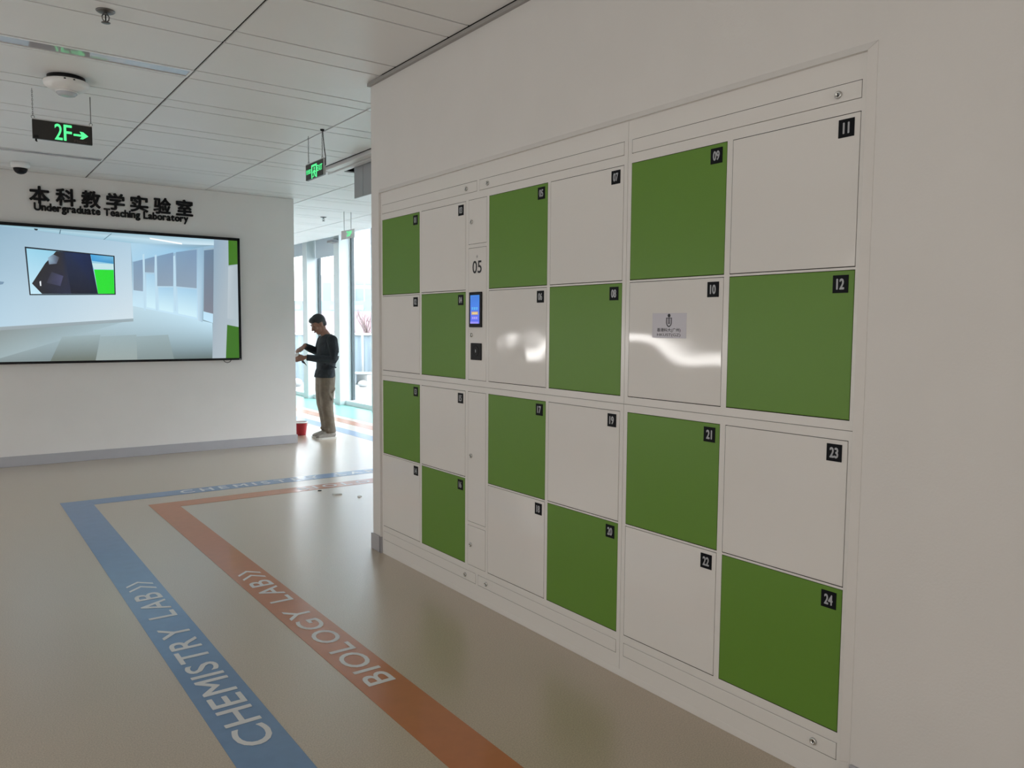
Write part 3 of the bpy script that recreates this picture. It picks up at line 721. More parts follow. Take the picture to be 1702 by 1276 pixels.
# ------------------------------------------------------------------ ceiling fittings
def linear_light(x0, x1, y0, y1, label):
    e = empty('ceiling_light', ((x0+x1)/2, (y0+y1)/2, CEIL)); tag(e, label, 'ceiling light', 'unlit linear ceiling lights')
    fr = MB(); r = 0.026 if y1-y0 > 0.16 else 0.016
    fr.box(x0, x1, y0, y0+r, CEIL-0.002, CEIL+0.012).box(x0, x1, y1-r, y1, CEIL-0.002, CEIL+0.012).box(x0, x0+0.012, y0+r, y1-r, CEIL-0.002, CEIL+0.012).box(x1-0.012, x1, y0+r, y1-r, CEIL-0.002, CEIL+0.012)
    fr.build('light_frame', M_WHITEP, e)
    MB().box(x0+0.012, x1-0.012, y0+r+0.0005, y1-r-0.0005, CEIL+0.003, CEIL+0.010).build('diffuser', M_LAMP, e)
linear_light(-2.255, -1.016, 5.340, 5.520, 'unlit linear ceiling light with glossy diffuser near the 2F sign')
linear_light(-3.505, -2.265, 5.340, 5.520, 'unlit linear ceiling light left of the one near the 2F sign')
linear_light(-2.255, -1.016, 8.720, 8.865, 'unlit linear ceiling light close to the wall with the screen')
linear_light(-3.505, -2.265, 8.720, 8.865, 'unlit linear ceiling light at the left by the wall with the screen')

def sprinkler(x, y, label):
    e = empty('sprinkler', (x, y, CEIL)); tag(e, label, 'sprinkler', 'ceiling sprinklers')
    MB().lathe([(0.046, 0.0), (0.046, -0.003), (0.040, -0.008), (0.018, -0.012), (0.012, -0.012)], (x, y, CEIL), (0,0,1), 24).build('rosette', M_BRASS, e)
    b = MB()
    b.lathe([(0.011, -0.010), (0.011, -0.020), (0.007, -0.022)], (x, y, CEIL), (0,0,1), 12)
    for s_ in (-1, 1): b.tube([(x+0.009*s_, y, CEIL-0.018), (x+0.017*s_, y, CEIL-0.030), (x+0.014*s_, y, CEIL-0.046), (x+0.003*s_, y, CEIL-0.056)], [0.003]*4, 8)
    b.build('yoke', M_BRASS, e)
    MB().tube([(x, y, CEIL-0.020), (x, y, CEIL-0.054)], [0.0032, 0.0032], 8).build('glass_bulb', M_BLACK, e)
    d = MB().lathe([(0.004, -0.054), (0.022, -0.059), (0.022, -0.061), (0.004, -0.062)], (x, y, CEIL), (0,0,1), 16); d.build('deflector', M_BRASS, e)
sprinkler(-1.633, 4.620, 'dark metal sprinkler head on the ceiling near the top left corner')
sprinkler(2.325, 11.28, 'small dark sprinkler head on the bright ceiling above the standing man')

ap = empty('ceiling_sensor', (-1.64, 6.0, CEIL)); tag(ap, 'round white ceiling device with a clear lens beneath, above the 2F sign', 'sensor')
AX, AY = -1.652, 6.005
MB().lathe([(0.112, 0.0), (0.112, -0.030)], (AX, AY, CEIL), (0,0,1), 32).build('shadow_gap_neck', M_BLACK, ap)  # black neck paints the shadow gap above the housing
MB().lathe([(0.110, -0.030), (0.132, -0.030), (0.136, -0.040), (0.128, -0.062), (0.098, -0.082), (0.066, -0.090)], (AX, AY, CEIL), (0,0,1), 40).build('housing', M_WHITEP, ap)
MB().lathe([(0.062, -0.090), (0.062, -0.104), (0.050, -0.116), (0.028, -0.121)], (AX, AY, CEIL), (0,0,1), 28).build('lens', M_CLEARP, ap)
MB().lathe([(0.066, -0.088), (0.067, -0.100), (0.062, -0.1)], (AX, AY, CEIL), (0,0,1), 28).build('lens_ring', M_WHITEP, ap)
for a_ in (-1.75, -1.35):
    MB().box(AX+0.133*math.cos(a_)-0.006, AX+0.133*math.cos(a_)+0.006, AY+0.133*math.sin(a_)-0.004, AY+0.133*math.sin(a_)+0.004, CEIL-0.044, CEIL-0.037).build('port', M_BLACK, ap)

dc = empty('security_camera', (-1.66, 9.43, CEIL)); tag(dc, 'white dome security camera with black glass under the ceiling by the screen', 'camera')
MB().lathe([(0.085, 0.0), (0.086, -0.030), (0.080, -0.052), (0.064, -0.058)], (-1.665, 9.43, CEIL), (0,0,1), 32).build('housing', M_WHITEP, dc)
MB().lathe([(0.064, -0.056), (0.061, -0.075), (0.050, -0.096), (0.030, -0.110), (0.010, -0.115)], (-1.665, 9.43, CEIL), (0,0,1), 28).build('dome', M_BLACK, dc)

def chain(parent, x, y, z0, z1):
    """link chain as one part"""
    mb = MB(); n = max(3, int((z1-z0)/0.014)); 
    for k in range(n):
        z = z0 + (z1-z0)*(k+0.5)/n; h = (z1-z0)/n*0.68; w_ = 0.0035
        ax = (1,0) if k % 2 else (0,1)
        pts = [(x+ax[0]*w_*math.cos(2*math.pi*j/8), y+ax[1]*w_*math.cos(2*math.pi*j/8), z+h*math.sin(2*math.pi*j/8)) for j in range(9)]
        mb.tube(pts, [0.0013]*9, 5)
    mb.build('chain', M_CHAIN, parent)
# 2F direction sign
sg = empty('direction_sign', (-1.633, 6.42, 2.82)); tag(sg, 'hanging dark sign with glowing green 2F and an arrow to the right', 'sign')
MB().bbox(-1.818, -1.450, 6.405, 6.430, 2.819, 2.949, 0.003).build('sign_body', M_SIGN, sg)
MB().box(-1.818, -1.450, 6.408, 6.427, 2.9495, 2.957).build('top_rail', M_SIGNRIM, sg)
for x_ in (-1.812, -1.456):
    MB().tube([(x_+0.010*math.cos(2*math.pi*j/10), 6.417, 2.966+0.010*math.sin(2*math.pi*j/10)) for j in range(11)], [0.002]*11, 6).build('eyelet', M_CHAIN, sg)
chain(sg, -1.812, 6.417, 2.972, CEIL)
MB().tube([(-1.456, 6.417, 2.972), (-1.456, 6.417, CEIL)], [0.003, 0.003], 8).build('hanging_rod', M_CHAIN, sg)
t2 = MB(); add_text(t2, '2', (-1.684, 6.4045, 2.829), (1,0,0), (0,0,1), 0.046, 0.108, 0.001, 0, 0.012); t2.build('glowing_digit', M_GLOW, sg)
t2 = MB(); add_text(t2, 'F', (-1.628, 6.4045, 2.829), (1,0,0), (0,0,1), 0.048, 0.108, 0.001, 0, 0.012); t2.build('glowing_letter', M_GLOW, sg)
ar = MB(); ar.prism([(-1.569, 2.884), (-1.520, 2.884), (-1.530, 2.904), (-1.508, 2.902), (-1.476, 2.877), (-1.510, 2.852), (-1.530, 2.852), (-1.518, 2.870), (-1.569, 2.870)], 'y', 6.4035, 6.4046); ar.build('glowing_arrow', M_GLOW, sg)
MB().box(-1.810, -1.784, 6.400, 6.4046, 2.824, 2.842).build('test_button', M_BLACK, sg)
MB().tube([(-1.797, 6.417, 2.819), (-1.797, 6.417, 2.806), (-1.790, 6.417, 2.801)], [0.006, 0.006, 0.004], 8).build('cable_gland', M_BLACK, sg)
fp = MB(); add_text(fp, 'Floor', (-1.565, 6.4045, 2.826), (1,0,0), (0,0,1), 0.085, 0.018, 0.0005, 0, 0.0); fp.build('faint_print', mat('faint_print', (0.10, 0.075, 0.07), 0.4), sg)
# exit sign
ex = empty('exit_sign', (0.22, 6.42, 2.785)); tag(ex, 'hanging dark sign with glowing running man symbol and the word EXIT', 'sign')
MB().bbox(0.216, 0.240, 6.232, 6.608, 2.784, 2.916, 0.003).build('sign_body', M_SIGN, ex)
MB().box(0.218, 0.238, 6.228, 6.612, 2.9165, 2.922).box(0.218, 0.238, 6.228, 6.2315, 2.784, 2.9165).box(0.218, 0.238, 6.6085, 6.612, 2.784, 2.9165).build('rim', M_SIGNRIM, ex)
for y_ in (6.57, 6.272):
    MB().tube([(0.228, y_+0.012*math.cos(2*math.pi*j/10), 2.933+0.012*math.sin(2*math.pi*j/10)) for j in range(11)], [0.002]*11, 6).build('eyelet', M_CHAIN, ex)
    chain(ex, 0.228, y_, 2.940, CEIL)
cb = MB(); cb.tube([(0.234, 6.272, CEIL), (0.236, 6.270, 3.10), (0.236, 6.240, 2.98), (0.236, 6.222, 2.93), (0.236, 6.222, 2.86)], [0.0035]*5, 8); cb.lathe([(0.018, 0.0), (0.014, -0.012)], (0.230, 6.272, CEIL), (0,0,1), 14); cb.build('power_cable', M_BLACK, ex)
dm = MB()   # door outline symbol with a running figure
dx0, dx1 = 0.2148, 0.2160
def yz(pts): return [(6.42 - a, 2.785 + b) for a, b in pts]      # a to the right as seen, b up
for q in ([(-0.058, 0.0), (-0.040, 0.0), (-0.040, 0.112), (-0.058, 0.112)], [(0.040, 0.0), (0.058, 0.0), (0.058, 0.112), (0.040, 0.112)], [(-0.040, 0.096), (0.040, 0.096), (0.040, 0.112), (-0.040, 0.112)]):
    dm.prism(yz(q), 'x', dx0, dx1)
dm.build('glowing_door', M_GLOW, ex)
rm = MB()
rm.prism(yz([(0.004+0.011*math.cos(2*math.pi*k/12), 0.080+0.011*math.sin(2*math.pi*k/12)) for k in range(12)]), 'x', dx0, dx1)
for q in ([(-0.012, 0.066), (0.014, 0.066), (0.016, 0.036), (-0.006, 0.036)], [(0.012, 0.064), (0.034, 0.050), (0.030, 0.044), (0.010, 0.056)], [(-0.010, 0.064), (-0.032, 0.046), (-0.028, 0.040), (-0.008, 0.054)],
          [(0.006, 0.038), (0.017, 0.038), (0.036, 0.010), (0.026, 0.006)], [(-0.006, 0.038), (0.004, 0.038), (-0.010, 0.010), (-0.032, 0.008), (-0.030, 0.016), (-0.014, 0.018)]):
    rm.prism(yz(q), 'x', dx0, dx1)
rm.build('glowing_running_figure', M_GLOW, ex)
t3 = MB(); add_text(t3, 'EXIT', (0.216, 6.354, 2.830), (0,-1,0), (0,0,1), 0.108, 0.048, 0.001, 0, 0.012, nrm=(-1,0,0)); t3.build('glowing_word', M_GLOW, ex)
t3 = MB(); add_text(t3, '安全出口', (0.216, 6.592, 2.832), (0,-1,0), (0,0,1), 0.100, 0.040, 0.001, 0, 0.015, nrm=(-1,0,0)); t3.build('glowing_characters', M_GLOW, ex)
# far sign in the bright corridor
fs = empty('corridor_sign', (2.39, 10.55, 2.76)); tag(fs, 'small pale hanging sign with green symbols in the bright corridor', 'sign')
def fp_(a, b): return (2.392 + a, 10.55 - 0.0*a, 2.845 + b)
MB().prism([(2.293, 2.756), (2.493, 2.806), (2.493, 2.930), (2.293, 2.880)], 'y', 10.552, 10.572).build('sign_body', M_PINK, fs)
MB().prism([(2.355, 2.775), (2.490, 2.809), (2.490, 2.925), (2.355, 2.892)], 'y', 10.548, 10.5515).build('sign_face', M_WHITEP, fs)
t3 = MB(); add_text(t3, '2', (2.368, 10.5475, 2.812), (0.97,0,0.243), (0,0,1), 0.036, 0.066, 0.001, 0, 0.02, nrm=(0,-1,0)); add_text(t3, 'F', (2.412, 10.5475, 2.826), (0.97,0,0.243), (0,0,1), 0.032, 0.062, 0.001, 0, 0.02, nrm=(0,-1,0)); t3.build('green_print', M_GLOW, fs)
for x_, zz in ((2.335, 2.89), (2.440, 2.92)): MB().tube([(x_, 10.56, zz), (x_, 10.56, CEIL)], [0.004, 0.004], 6).build('hanging_wire', M_METALG, fs)

# rail and hanging ceiling panels at the open ceiling hatch
rl = empty('ceiling_rail', (0.965, 6.7, CEIL)); tag(rl, 'white linear ceiling rail with a dark slot beside the open ceiling panel', 'rail')
MB().bbox(0.890, 0.965, 5.2, 7.80, CEIL-0.026, CEIL+0.012, 0.004).build('inner_profile', M_CEIL, rl)
MB().bbox(0.984, 1.045, 5.2, 7.95, CEIL-0.034, CEIL+0.012, 0.004).build('outer_profile', M_CEIL, rl)
MB().tube([(0.93, 7.815, CEIL-0.012), (0.93, 7.845, CEIL-0.012)], [0.012, 0.012], 10).build('end_knob', M_METALG, rl)
hp = empty('hanging_ceiling_panel', (1.062, 7.0, 2.82)); tag(hp, 'grey metal ceiling panels hanging down beside the open ceiling hatch', 'ceiling panel')
MB().bbox(1.056, 1.072, 7.249, 7.448, 2.824, 3.160, 0.002).build('panel', M_PANELG, hp)
MB().bbox(1.056, 1.072, 6.640, 7.243, 2.824, 3.160, 0.002).build('panel', M_PANELG, hp)

# ------------------------------------------------------------------ man, bucket, scraps
def merged(mb, name, mats, parent, voxel, smooth=2):
    """one continuous skin from overlapping volumes"""
    me = mb.mesh(name+'_raw', mats)
    bm = bmesh.new(); bm.from_mesh(me); bmesh.ops.recalc_face_normals(bm, faces=bm.faces); bm.to_mesh(me); bm.free()
    o = bpy.data.objects.new(name+'_raw', me); COL.objects.link(o)
    r = o.modifiers.new('r', 'REMESH'); r.mode = 'VOXEL'; r.voxel_size = voxel; r.use_smooth_shade = True
    if smooth:
        s_ = o.modifiers.new('s', 'SMOOTH'); s_.factor = 0.5; s_.iterations = smooth
    dg = bpy.context.evaluated_depsgraph_get(); dg.update()
    out = bpy.data.meshes.new_from_object(o.evaluated_get(dg))
    bpy.data.objects.remove(o); bpy.data.meshes.remove(me)
    if not out.materials: out.materials.append(mats)
    for p in out.polygons: p.use_smooth = True
    out.name = name
    return put(name, out, parent)

man = empty('person', (1.83, 10.1, 0)); tag(man, 'person in dark sweater and khaki trousers working with both hands at the wall corner', 'person')
NY, FY = 9.955, 10.245       # near (left) and far (right) shoulder line
head_c = Vector((1.748, 10.10, 1.556)); HM = Matrix.Rotation(math.radians(-27), 3, 'Y')     # nod towards -x
def H(p): return head_c + HM @ Vector(p)
body = MB()
# head
body.ball(H((0.008, 0, 0.030)), (0.099, 0.077, 0.098), HM)
body.ball(H((-0.028, 0, -0.052)), (0.062, 0.058, 0.078), HM)
body.ball(H((-0.048, 0, -0.100)), (0.034, 0.036, 0.030), HM)
body.ball(H((-0.060, 0, 0.000)), (0.034, 0.055, 0.050), HM)
body.tube([H((-0.086, 0, 0.020)), H((-0.104, 0, -0.012)), H((-0.117, 0, -0.034)), H((-0.092, 0, -0.044))], [0.009, 0.012, 0.015, 0.010], 8)
for s_ in (-1, 1):
    body.ball(H((-0.086, 0.030*s_, 0.026)), (0.012, 0.026, 0.010), HM)      # brow
    body.ball(H((-0.070, 0.040*s_, -0.026)), (0.026, 0.022, 0.024), HM)     # cheek
    body.ball(H((0.006, 0.078*s_, -0.006)), (0.019, 0.009, 0.033), HM)      # ear
    body.ball(H((-0.104, 0.012*s_, -0.036)), (0.010, 0.009, 0.009), HM)
body.ball(H((-0.092, 0, -0.070)), (0.012, 0.026, 0.010), HM)
# neck, trunk, legs
body.tube([H((0.020, 0, -0.045)), (1.800, 10.10, 1.475), (1.855, 10.10, 1.405), (1.872, 10.10, 1.33)], [0.058, 0.056, 0.062, 0.075], 14)
body.loft([(1.872, 10.1, 1.36, 0.06, 0.12), (1.868, 10.1, 1.28, 0.095, 0.165), (1.850, 10.1, 1.12, 0.095, 0.150), (1.838, 10.1, 0.98, 0.090, 0.140), (1.835, 10.1, 0.86, 0.095, 0.150), (1.835, 10.1, 0.80, 0.06, 0.12)])
LEG = {'near': [(1.835, 10.035, 0.86), (1.822, 10.028, 0.66), (1.818, 10.022, 0.47), (1.848, 10.022, 0.28), (1.870, 10.022, 0.09)],
       'far': [(1.840, 10.165, 0.86), (1.842, 10.195, 0.66), (1.846, 10.215, 0.47), (1.880, 10.222, 0.28), (1.902, 10.222, 0.09)]}
for k_, p in LEG.items(): body.tube(p, [0.082, 0.072, 0.052, 0.046, 0.036], 12); body.tube([p[-1], (p[-1][0]-0.02, p[-1][1], 0.055), (p[-1][0]-0.13, p[-1][1], 0.04)], [0.036, 0.038, 0.028], 10)
ARM = {'near': [(1.872, 9.945, 1.335), (1.880, 9.905, 1.215), (1.862, 9.880, 1.085), (1.690, 9.915, 1.095), (1.520, 9.965, 1.118)],
       'far': [(1.868, 10.255, 1.335), (1.850, 10.305, 1.245), (1.810, 10.320, 1.180), (1.690, 10.260, 1.225), (1.585, 10.185, 1.262)]}
for k_, p in ARM.items(): body.tube(p, [0.050, 0.045, 0.040, 0.037, 0.026], 12)
# hands: palm and five bent fingers each
def hand(w_, fdir, side, palm_n, bend):
    """w_: wrist, fdir: pointing direction, side: towards the little finger, palm_n: direction the fingers close to"""
    F_ = Vector(fdir).normalized(); S_ = Vector(side).normalized(); N_ = Vector(palm_n).normalized(); W = Vector(w_)
    pc = W + F_*0.050
    Mh = Matrix((F_, S_, N_)).transposed()
    body.ball(pc, (0.054, 0.040, 0.017), Mh); body.tube([W - F_*0.03, W + F_*0.02], [0.026, 0.024], 10)
    for j, (off, L) in enumerate(((-0.029, 0.068), (-0.010, 0.076), (0.010, 0.072), (0.029, 0.056))):
        a0 = pc + F_*0.034 + S_*off; pts = [a0]; d = F_.copy(); ang = 0.0
        for seg, bd in zip((0.42, 0.33, 0.25), bend):
            ang += bd; dd = F_*math.cos(ang) + N_*math.sin(ang); pts.append(pts[-1] + dd*(L*seg))
        body.tube(pts, [0.0100, 0.0092, 0.0085, 0.0068], 8)
    t0 = pc - F_*0.018 - S_*0.032
    body.tube([t0, t0 + F_*0.030 - S_*0.016 + N_*0.012, t0 + F_*0.054 - S_*0.010 + N_*0.026, t0 + F_*0.068 + N_*0.034], [0.0130, 0.0115, 0.0100, 0.0078], 8)
hand((1.505, 9.970, 1.118), (-0.95, 0.22, -0.20), (0.1, -0.25, -0.95), (-0.2, 0.95, -0.2), (0.55, 0.8, 0.6))
hand((1.572, 10.178, 1.262), (-0.86, -0.25, -0.44), (-0.3, 0.90, 0.1), (-0.35, -0.30, -0.88), (0.35, 0.7, 0.6))
merged(body, 'body', M_SKIN, man, 0.0058, 1)
for s_ in (-1, 1):
    MB().ball(H((-0.0905, 0.031*s_, 0.010)), (0.006, 0.013, 0.005), HM, 10, 6).build('eye', M_EYE, man)
    MB().tube([H((-0.0965, 0.014*s_, 0.034)), H((-0.0985, 0.030*s_, 0.038)), H((-0.086, 0.050*s_, 0.033))], [0.003, 0.004, 0.003], 6).build('eyebrow', M_HAIR, man)
MB().tube([H((-0.097, -0.020, -0.070)), H((-0.1055, 0, -0.069)), H((-0.097, 0.020, -0.070))], [0.003, 0.005, 0.003], 6).build('lips', M_LIP, man)
# hair cap, thick on the crown, short at the nape
hr = MB()
hr.ball(H((0.014, 0, 0.044)), (0.106, 0.086, 0.098), HM)
hr.ball(H((-0.040, 0, 0.085)), (0.062, 0.070, 0.042), HM)
hr.ball(H((-0.070, 0, 0.078)), (0.034, 0.062, 0.026), HM)
hr.ball(H((0.060, 0, -0.005)), (0.050, 0.068, 0.070), HM)
for s_ in (-1, 1): hr.ball(H((-0.010, 0.060*s_, 0.030)), (0.036, 0.022, 0.034), HM)
hair = merged(hr, 'hair', M_HAIR, man, 0.007, 2)
bm = bmesh.new(); bm.from_mesh(hair.data)       # cut the face, the ears and the neck free
HI = HM.inverted()
kill = []
for v_ in bm.verts:
    q = HI @ (v_.co - head_c)
    line = 0.052 if q.x < -0.055 else (0.012 + (-q.x-0.02)*1.1 if q.x < -0.02 else (0.022 if q.x < 0.028 else -0.052))
    if q.z < line: kill.append(v_)
bmesh.ops.delete(bm, geom=kill, context='VERTS'); bm.to_mesh(hair.data); bm.free()
# sweater
sw = MB()
sw.loft([(1.866, 10.1, 1.425, 0.062, 0.075), (1.873, 10.1, 1.385, 0.090, 0.150), (1.874, 10.1, 1.32, 0.112, 0.190), (1.866, 10.1, 1.22, 0.124, 0.190), (1.856, 10.1, 1.10, 0.124, 0.176), (1.846, 10.1, 0.985, 0.118, 0.172), (1.840, 10.1, 0.955, 0.112, 0.170), (1.836, 10.1, 0.93, 0.122, 0.176), (1.830, 10.1, 0.87, 0.132, 0.182), (1.828, 10.1, 0.838, 0.134, 0.184)])
for k_, p in ARM.items(): sw.tube(p[:4] + [tuple(Vector(p[4])+Vector((0.0, 0, 0)))], [0.076, 0.068, 0.060, 0.053, 0.041], 14)
for k_, p in ARM.items(): sw.tube([tuple(Vector(p[4])*0.86+Vector(p[3])*0.14), p[4]], [0.044, 0.043], 12)
sw.ball((1.874, 9.945, 1.335), (0.076, 0.072, 0.078)); sw.ball((1.872, 10.255, 1.335), (0.076, 0.072, 0.078))
# folds across sleeve and waist
for a_, b_ in (((1.93, 9.86, 1.20), (1.83, 9.83, 1.10)), ((1.955, 9.93, 1.13), (1.88, 9.835, 1.06)), ((1.80, 9.92, 1.00), (1.92, 9.915, 0.975)), ((1.76, 9.925, 1.02), (1.90, 9.93, 1.05))):
    m_ = (Vector(a_)+Vector(b_))/2; sw.tube([a_, m_, b_], [0.010, 0.018, 0.010], 8)
merged(sw, 'sweater', M_SWEATER, man, 0.008, 3)
# trousers
tr = MB()
tr.loft([(1.834, 10.1, 0.905, 0.110, 0.160), (1.836, 10.1, 0.84, 0.118, 0.170), (1.836, 10.1, 0.76, 0.114, 0.172), (1.836, 10.1, 0.70, 0.07, 0.12)])
for k_, p in LEG.items():
    e_ = p[-1]; n_ = (p[-1][0]+0.002, p[-1][1], 0.085)
    tr.tube([p[0], p[1], p[2], (p[2][0]+0.016, p[2][1], 0.38), p[3], (p[3][0]+0.014, p[3][1], 0.18), n_], [0.112, 0.106, 0.088, 0.078, 0.074, 0.072, 0.076], 16)
    for zz, dx in ((0.405, -0.050), (0.44, -0.058), (0.13, -0.03), (0.155, 0.02)):      # creases at knee and cuff
        tr.tube([(p[2][0]+dx+0.03, p[2][1]-0.07, zz), (p[2][0]+dx, p[2][1]-0.02, zz+0.006), (p[2][0]+dx+0.03, p[2][1]+0.05, zz)], [0.016, 0.024, 0.016], 8)
for a_, b_ in (((1.90, 9.955, 0.76), (1.80, 9.935, 0.60)), ((1.92, 9.97, 0.70), (1.86, 9.925, 0.64)), ((1.78, 9.95, 0.70), (1.86, 9.925, 0.54))):
    m_ = (Vector(a_)+Vector(b_))/2; tr.tube([a_, m_, b_], [0.010, 0.020, 0.010], 8)
merged(tr, 'trousers', M_TROUSER, man, 0.009, 3)
# shoes
for k_, p in LEG.items():
    ax, ay = p[-1][0], p[-1][1]
    def outline(s_, z): return [(ax + 0.075*1, ay, z)]
    prof = [(0.078, 0.026), (0.060, 0.037), (0.0, 0.039), (-0.08, 0.043), (-0.14, 0.047), (-0.185, 0.040), (-0.212, 0.020)]
    pl = [(ax+a_, ay-b_) for a_, b_ in prof] + [(ax+a_, ay+b_) for a_, b_ in reversed(prof)]
    sh = MB()
    for t_ in range(2): pass
    sh.tube([(ax+0.070, ay, 0.055), (ax+0.03, ay, 0.060), (ax-0.05, ay, 0.055), (ax-0.12, ay, 0.045), (ax-0.18, ay, 0.038), (ax-0.207, ay, 0.034)], [(0.028, 0.036), (0.037, 0.050), (0.040, 0.050), (0.043, 0.036), (0.038, 0.026), (0.018, 0.012)], 16)
    sh.tube([(ax, ay, 0.06), (ax+0.004, ay, 0.12)], [0.042, 0.046], 14)
    shoe = merged(sh, 'shoe', M_SHOE, man, 0.007, 2)
    MB().prism(pl, 'z', 0.0, 0.028).build('sole', M_SOLE, shoe)
    for q_ in (-0.055, -0.080, -0.105): MB().tube([(ax+q_, ay-0.034, 0.074+q_*0.12), (ax+q_-0.004, ay, 0.093+q_*0.16), (ax+q_, ay+0.034, 0.074+q_*0.12)], [0.0035]*3, 6).build('lace', M_SOLE, shoe)
# the tools he holds
tl = empty('putty_knife', (1.44, 10.0, 1.05)); tag(tl, 'dark putty knife held pointing down in the near hand', 'tool')
MB().tube([(1.432, 10.000, 1.135), (1.462, 9.995, 1.095), (1.482, 9.990, 1.060)], [(0.011, 0.014), (0.013, 0.016), (0.010, 0.013)], 10).build('handle', M_BLACK, tl)
MB().prism([(1.470, 1.078), (1.500, 1.062), (1.528, 1.016), (1.533, 1.002), (1.505, 1.030), (1.462, 1.052)], 'y', 9.988, 9.991).build('blade', M_BLACK, tl)
cl = MB(); 
cl.ball((1.415, 10.03, 1.135), (0.040, 0.030, 0.034)); cl.ball((1.385, 10.045, 1.118), (0.026, 0.026, 0.028)); cl.ball((1.430, 10.05, 1.160), (0.028, 0.02, 0.02))
pt = merged(cl, 'plaster_lump', M_PLASTER, None, 0.006, 1); tag(pt, 'pale lump of filler held between the hands at the wall corner', 'filler')

bk = empty('bucket', (1.665, 10.62, 0)); tag(bk, 'small red plastic bucket with white splashes on the floor by the wall end', 'bucket')
BX, BY = 1.668, 10.62
b = MB().lathe([(0.080, 0.0), (0.084, 0.004), (0.101, 0.165), (0.107, 0.172), (0.107, 0.180), (0.099, 0.180), (0.094, 0.165), (0.079, 0.012), (0.0, 0.010)], (BX, BY, 0), (0,0,1), 32); b.build('pail', M_BUCKET, bk)
MB().lathe([(0.1085, 0.172), (0.1090, 0.184), (0.101, 0.190), (0.098, 0.182), (0.099, 0.174)], (BX, BY, 0), (0,0,1), 32).build('splashed_rim', M_PLASTER, bk)
MB().lathe([(0.090, 0.135), (0.060, 0.150), (0.0, 0.152)], (BX, BY, 0), (0,0,1), 24).build('filler', M_PLASTER, bk)
MB().tube([(BX+0.108*math.cos(a_), BY-0.02-0.05*math.sin(a_), 0.176-0.075*math.sin(a_)) for a_ in [math.pi*k/10 for k in range(11)]], [0.0025]*11, 6).build('handle', M_CHAIN, bk)

sp = MB(); sp.prism([(0.455, 6.668), (0.475, 6.648), (0.510, 6.640), (0.532, 6.625), (0.520, 6.655), (0.490, 6.672)], 'z', 0.0002, 0.012); tag(sp.build('paper_scrap', M_PAPER), 'larger curved white paper scrap on the floor near the orange stripe', 'scrap')
sp = MB(); sp.prism([(0.605, 6.455), (0.622, 6.435), (0.640, 6.442), (0.625, 6.462)], 'z', 0.0002, 0.012); tag(sp.build('paper_scrap', M_PAPER), 'tiny white paper scrap on the floor nearest to the lockers', 'scrap')
sp = MB(); sp.prism([(0.412, 6.90), (0.430, 6.885), (0.446, 6.893), (0.438, 6.908), (0.420, 6.912)], 'z', 0.0002, 0.008); tag(sp.build('dark_crumb', M_GRIT), 'dark crumb on the floor beside the orange stripe', 'scrap')

# ------------------------------------------------------------------ outside
struct(MB().box(4.3, 90, -30, 140, -0.25, -0.03).build('ground_terrace', M_GROUND))
# corrugated hoarding across the terrace
A = Vector((3.0, 22.85, 0)); dv = Vector((0.807, -0.590, 0)); nv = Vector((0.590, 0.807, 0))
fe = empty('hoarding_fence', tuple(A + dv*4)); tag(fe, 'pale blue corrugated hoarding fence beyond the glass wall', 'fence')
for k in range(9):
    mb = MB(); vs = []; n = 16
    for j in range(n+1):
        for z in (-0.03, 1.27): 
            q = A + dv*(k*1.0 + j/n*0.985) + nv*(0.03 if (j//2) % 2 else 0.0); vs.append((q.x, q.y, z))
    nb = len(vs)
    for j in range(n+1):
        for z in (-0.03, 1.27):
            q = A + dv*(k*1.0 + j/n*0.985) + nv*((0.03 if (j//2) % 2 else 0.0)+0.012); vs.append((q.x, q.y, z))
    fs_ = [(2*j, 2*j+2, 2*j+3, 2*j+1) for j in range(n)] + [(nb+2*j, nb+2*j+1, nb+2*j+3, nb+2*j+2) for j in range(n)]
    mb.add(vs, fs_); mb.build('panel', M_FENCE, fe)
    q = A + dv*(k*1.0); mb = MB(); mb.tube([(q.x+nv.x*-0.03, q.y+nv.y*-0.03, -0.03), (q.x-nv.x*0.03, q.y-nv.y*0.03, 1.32)], [0.03, 0.03], 8); mb.build('post', M_FARW, fe)
q0, q1 = A - nv*0.02, A + dv*9 - nv*0.02
MB().tube([(q0.x, q0.y, 1.29), (q1.x, q1.y, 1.29)], [0.035, 0.035], 8).build('top_rail', M_FARW, fe)
# site clutter at its foot
def near_fence(t_, back): return A + dv*t_ - nv*back
c0 = near_fence(4.9, 0.9)
pa = empty('timber_pallet', (c0.x, c0.y, -0.03)); tag(pa, 'pale timber pallet standing on blocks in front of the hoarding', 'pallet')
for j in range(6):
    q = c0 + nv*(0.11*j); MB().tube([(q.x-dv.x*0.5, q.y-dv.y*0.5, 0.26), (q.x+dv.x*0.5, q.y+dv.y*0.5, 0.26)], [(0.045, 0.02)]*2, 4).build('board', M_FARW, pa)
for sgn in (-0.42, 0, 0.42):
    q = c0 + dv*sgn; MB().box(q.x-0.06, q.x+0.06, q.y-0.05, q.y+0.6, -0.03, 0.24).build('block', M_FARW, pa)
for t_, r_, lab in ((3.6, 0.16, 'pale rubble stone lying left of the pallet outside'), (5.3, 0.13, 'pale rubble stone lying in front of the pallet outside'), (2.9, 0.20, 'largest pale rubble stone outside, seen beside the man')):
    q = near_fence(t_, 1.6); mb = MB(); mb.ball((q.x, q.y, r_*0.6-0.03), (r_, r_*0.8, r_*0.7), None, 9, 6)
    tag(mb.build('rubble_stone', M_FARW), lab, 'stone', 'rubble outside the glass wall')
q = near_fence(2.2, 1.2); mb = MB()
for j in range(3): mb.bbox(q.x-0.4, q.x+0.4, q.y-0.2+0.03*j, q.y+0.2, -0.03+0.13*j, 0.09+0.13*j, 0.01)
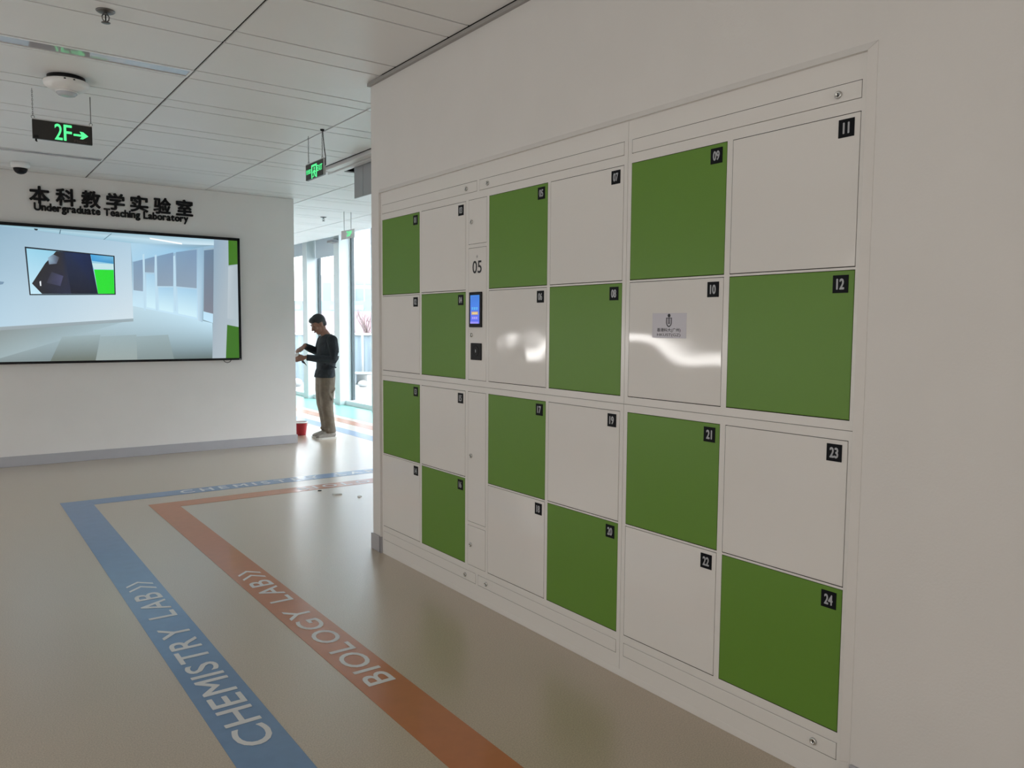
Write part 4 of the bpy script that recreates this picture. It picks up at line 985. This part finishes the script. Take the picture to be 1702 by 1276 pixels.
tag(mb.build('timber_stack', M_TIMBER), 'low brown stack of timber lying before the hoarding on the left', 'timber')
# bare tree
T0 = A + dv*4.0 + nv*6.0
tree = empty('bare_tree', (T0.x, T0.y, 0)); tag(tree, 'bare reddish tree behind the hoarding, seen right of the man\'s head', 'tree')
mb = MB(); mb.tube([(T0.x, T0.y, -0.03), (T0.x+0.05, T0.y, 0.8), (T0.x, T0.y+0.05, 1.4)], [0.06, 0.045, 0.035], 8); mb.build('trunk', M_BARK, tree)
mb = MB(); rnd = random.Random(3)
for j in range(26):
    a_ = rnd.uniform(0, 6.28); l_ = rnd.uniform(0.5, 1.1); z0 = rnd.uniform(0.8, 1.4); s1 = rnd.uniform(0.25, 0.6)
    p0 = Vector((T0.x, T0.y, z0)); p1 = p0 + Vector((math.cos(a_)*s1*l_, math.sin(a_)*s1*l_, l_*0.55)); p2 = p1 + Vector((math.cos(a_+0.4)*0.22, math.sin(a_+0.4)*0.22, l_*0.35))
    mb.tube([p0, p1, p2], [0.014, 0.009, 0.004], 5)
    for t_ in range(2):
        b_ = a_ + rnd.uniform(-1.2, 1.2); mb.tube([p1, p1 + Vector((math.cos(b_)*0.18, math.sin(b_)*0.18, 0.3))], [0.007, 0.003], 5)
mb.build('branches', M_BARK, tree)
# buildings beyond
def along(D, t_): return Vector((-2.389, 0, 0)) + Vector((0.36, 0.933, 0))*D + dv*t_
def building(name, D, t0, t1, depth, h, wall_m, label, rows, cols, win_m, win_h, win_w, z_first, dz):
    o_ = along(D, t0); e = empty(name, (o_.x, o_.y, 0)); tag(e, label, 'building')
    P0 = along(D, t0); P1 = along(D, t1); Q0 = along(D+depth, t0); Q1 = along(D+depth, t1)
    mb = MB(); mb.add([(p.x, p.y, z) for z in (-0.2, h) for p in (P0, P1, Q1, Q0)], [(0,1,5,4),(1,2,6,5),(2,3,7,6),(3,0,4,7),(4,5,6,7),(0,3,2,1)]); mb.build('walls', wall_m, e)
    back = Vector((0.36, 0.933, 0))
    for r in range(rows):
        for c_ in range(cols):
            tc = t0 + (t1-t0)*(c_+0.5)/cols; z0 = z_first + dz*r
            a_ = along(D-0.06, tc-win_w/2); b_ = along(D-0.06, tc+win_w/2); a2 = along(D+0.1, tc-win_w/2); b2 = along(D+0.1, tc+win_w/2)
            mb = MB(); mb.add([(p.x, p.y, z) for z in (z0, z0+win_h) for p in (a_, b_, b2, a2)], [(0,1,5,4),(1,2,6,5),(2,3,7,6),(3,0,4,7),(4,5,6,7),(0,3,2,1)]); mb.build('window', win_m, e)
    return e
building('low_wall_building', 45, -6.0, 8.0, 5, 2.30, M_RED, 'low pinkish building strip behind the hoarding', 1, 3, M_FARB, 0.5, 1.4, 0.4, 1)
building('blue_roofed_hall', 58, -8.0, 10.0, 6, 3.25, M_FARB, 'long low pale blue hall behind the pinkish strip', 1, 4, M_FARL, 0.35, 2.4, 2.6, 1)
building('white_apartment_block', 75, 0.55, 4.2, 8, 6.1, M_FARW, 'white block with teal windows seen in the middle pane', 1, 3, M_FART, 2.1, 0.75, 3.3, 3)
building('tall_tower', 80, 5.25, 12.0, 8, 26.0, M_FARW, 'tall pale tower with lilac glazing seen in the right pane', 9, 7, M_FARL, 1.6, 0.8, 3.5, 2.0)
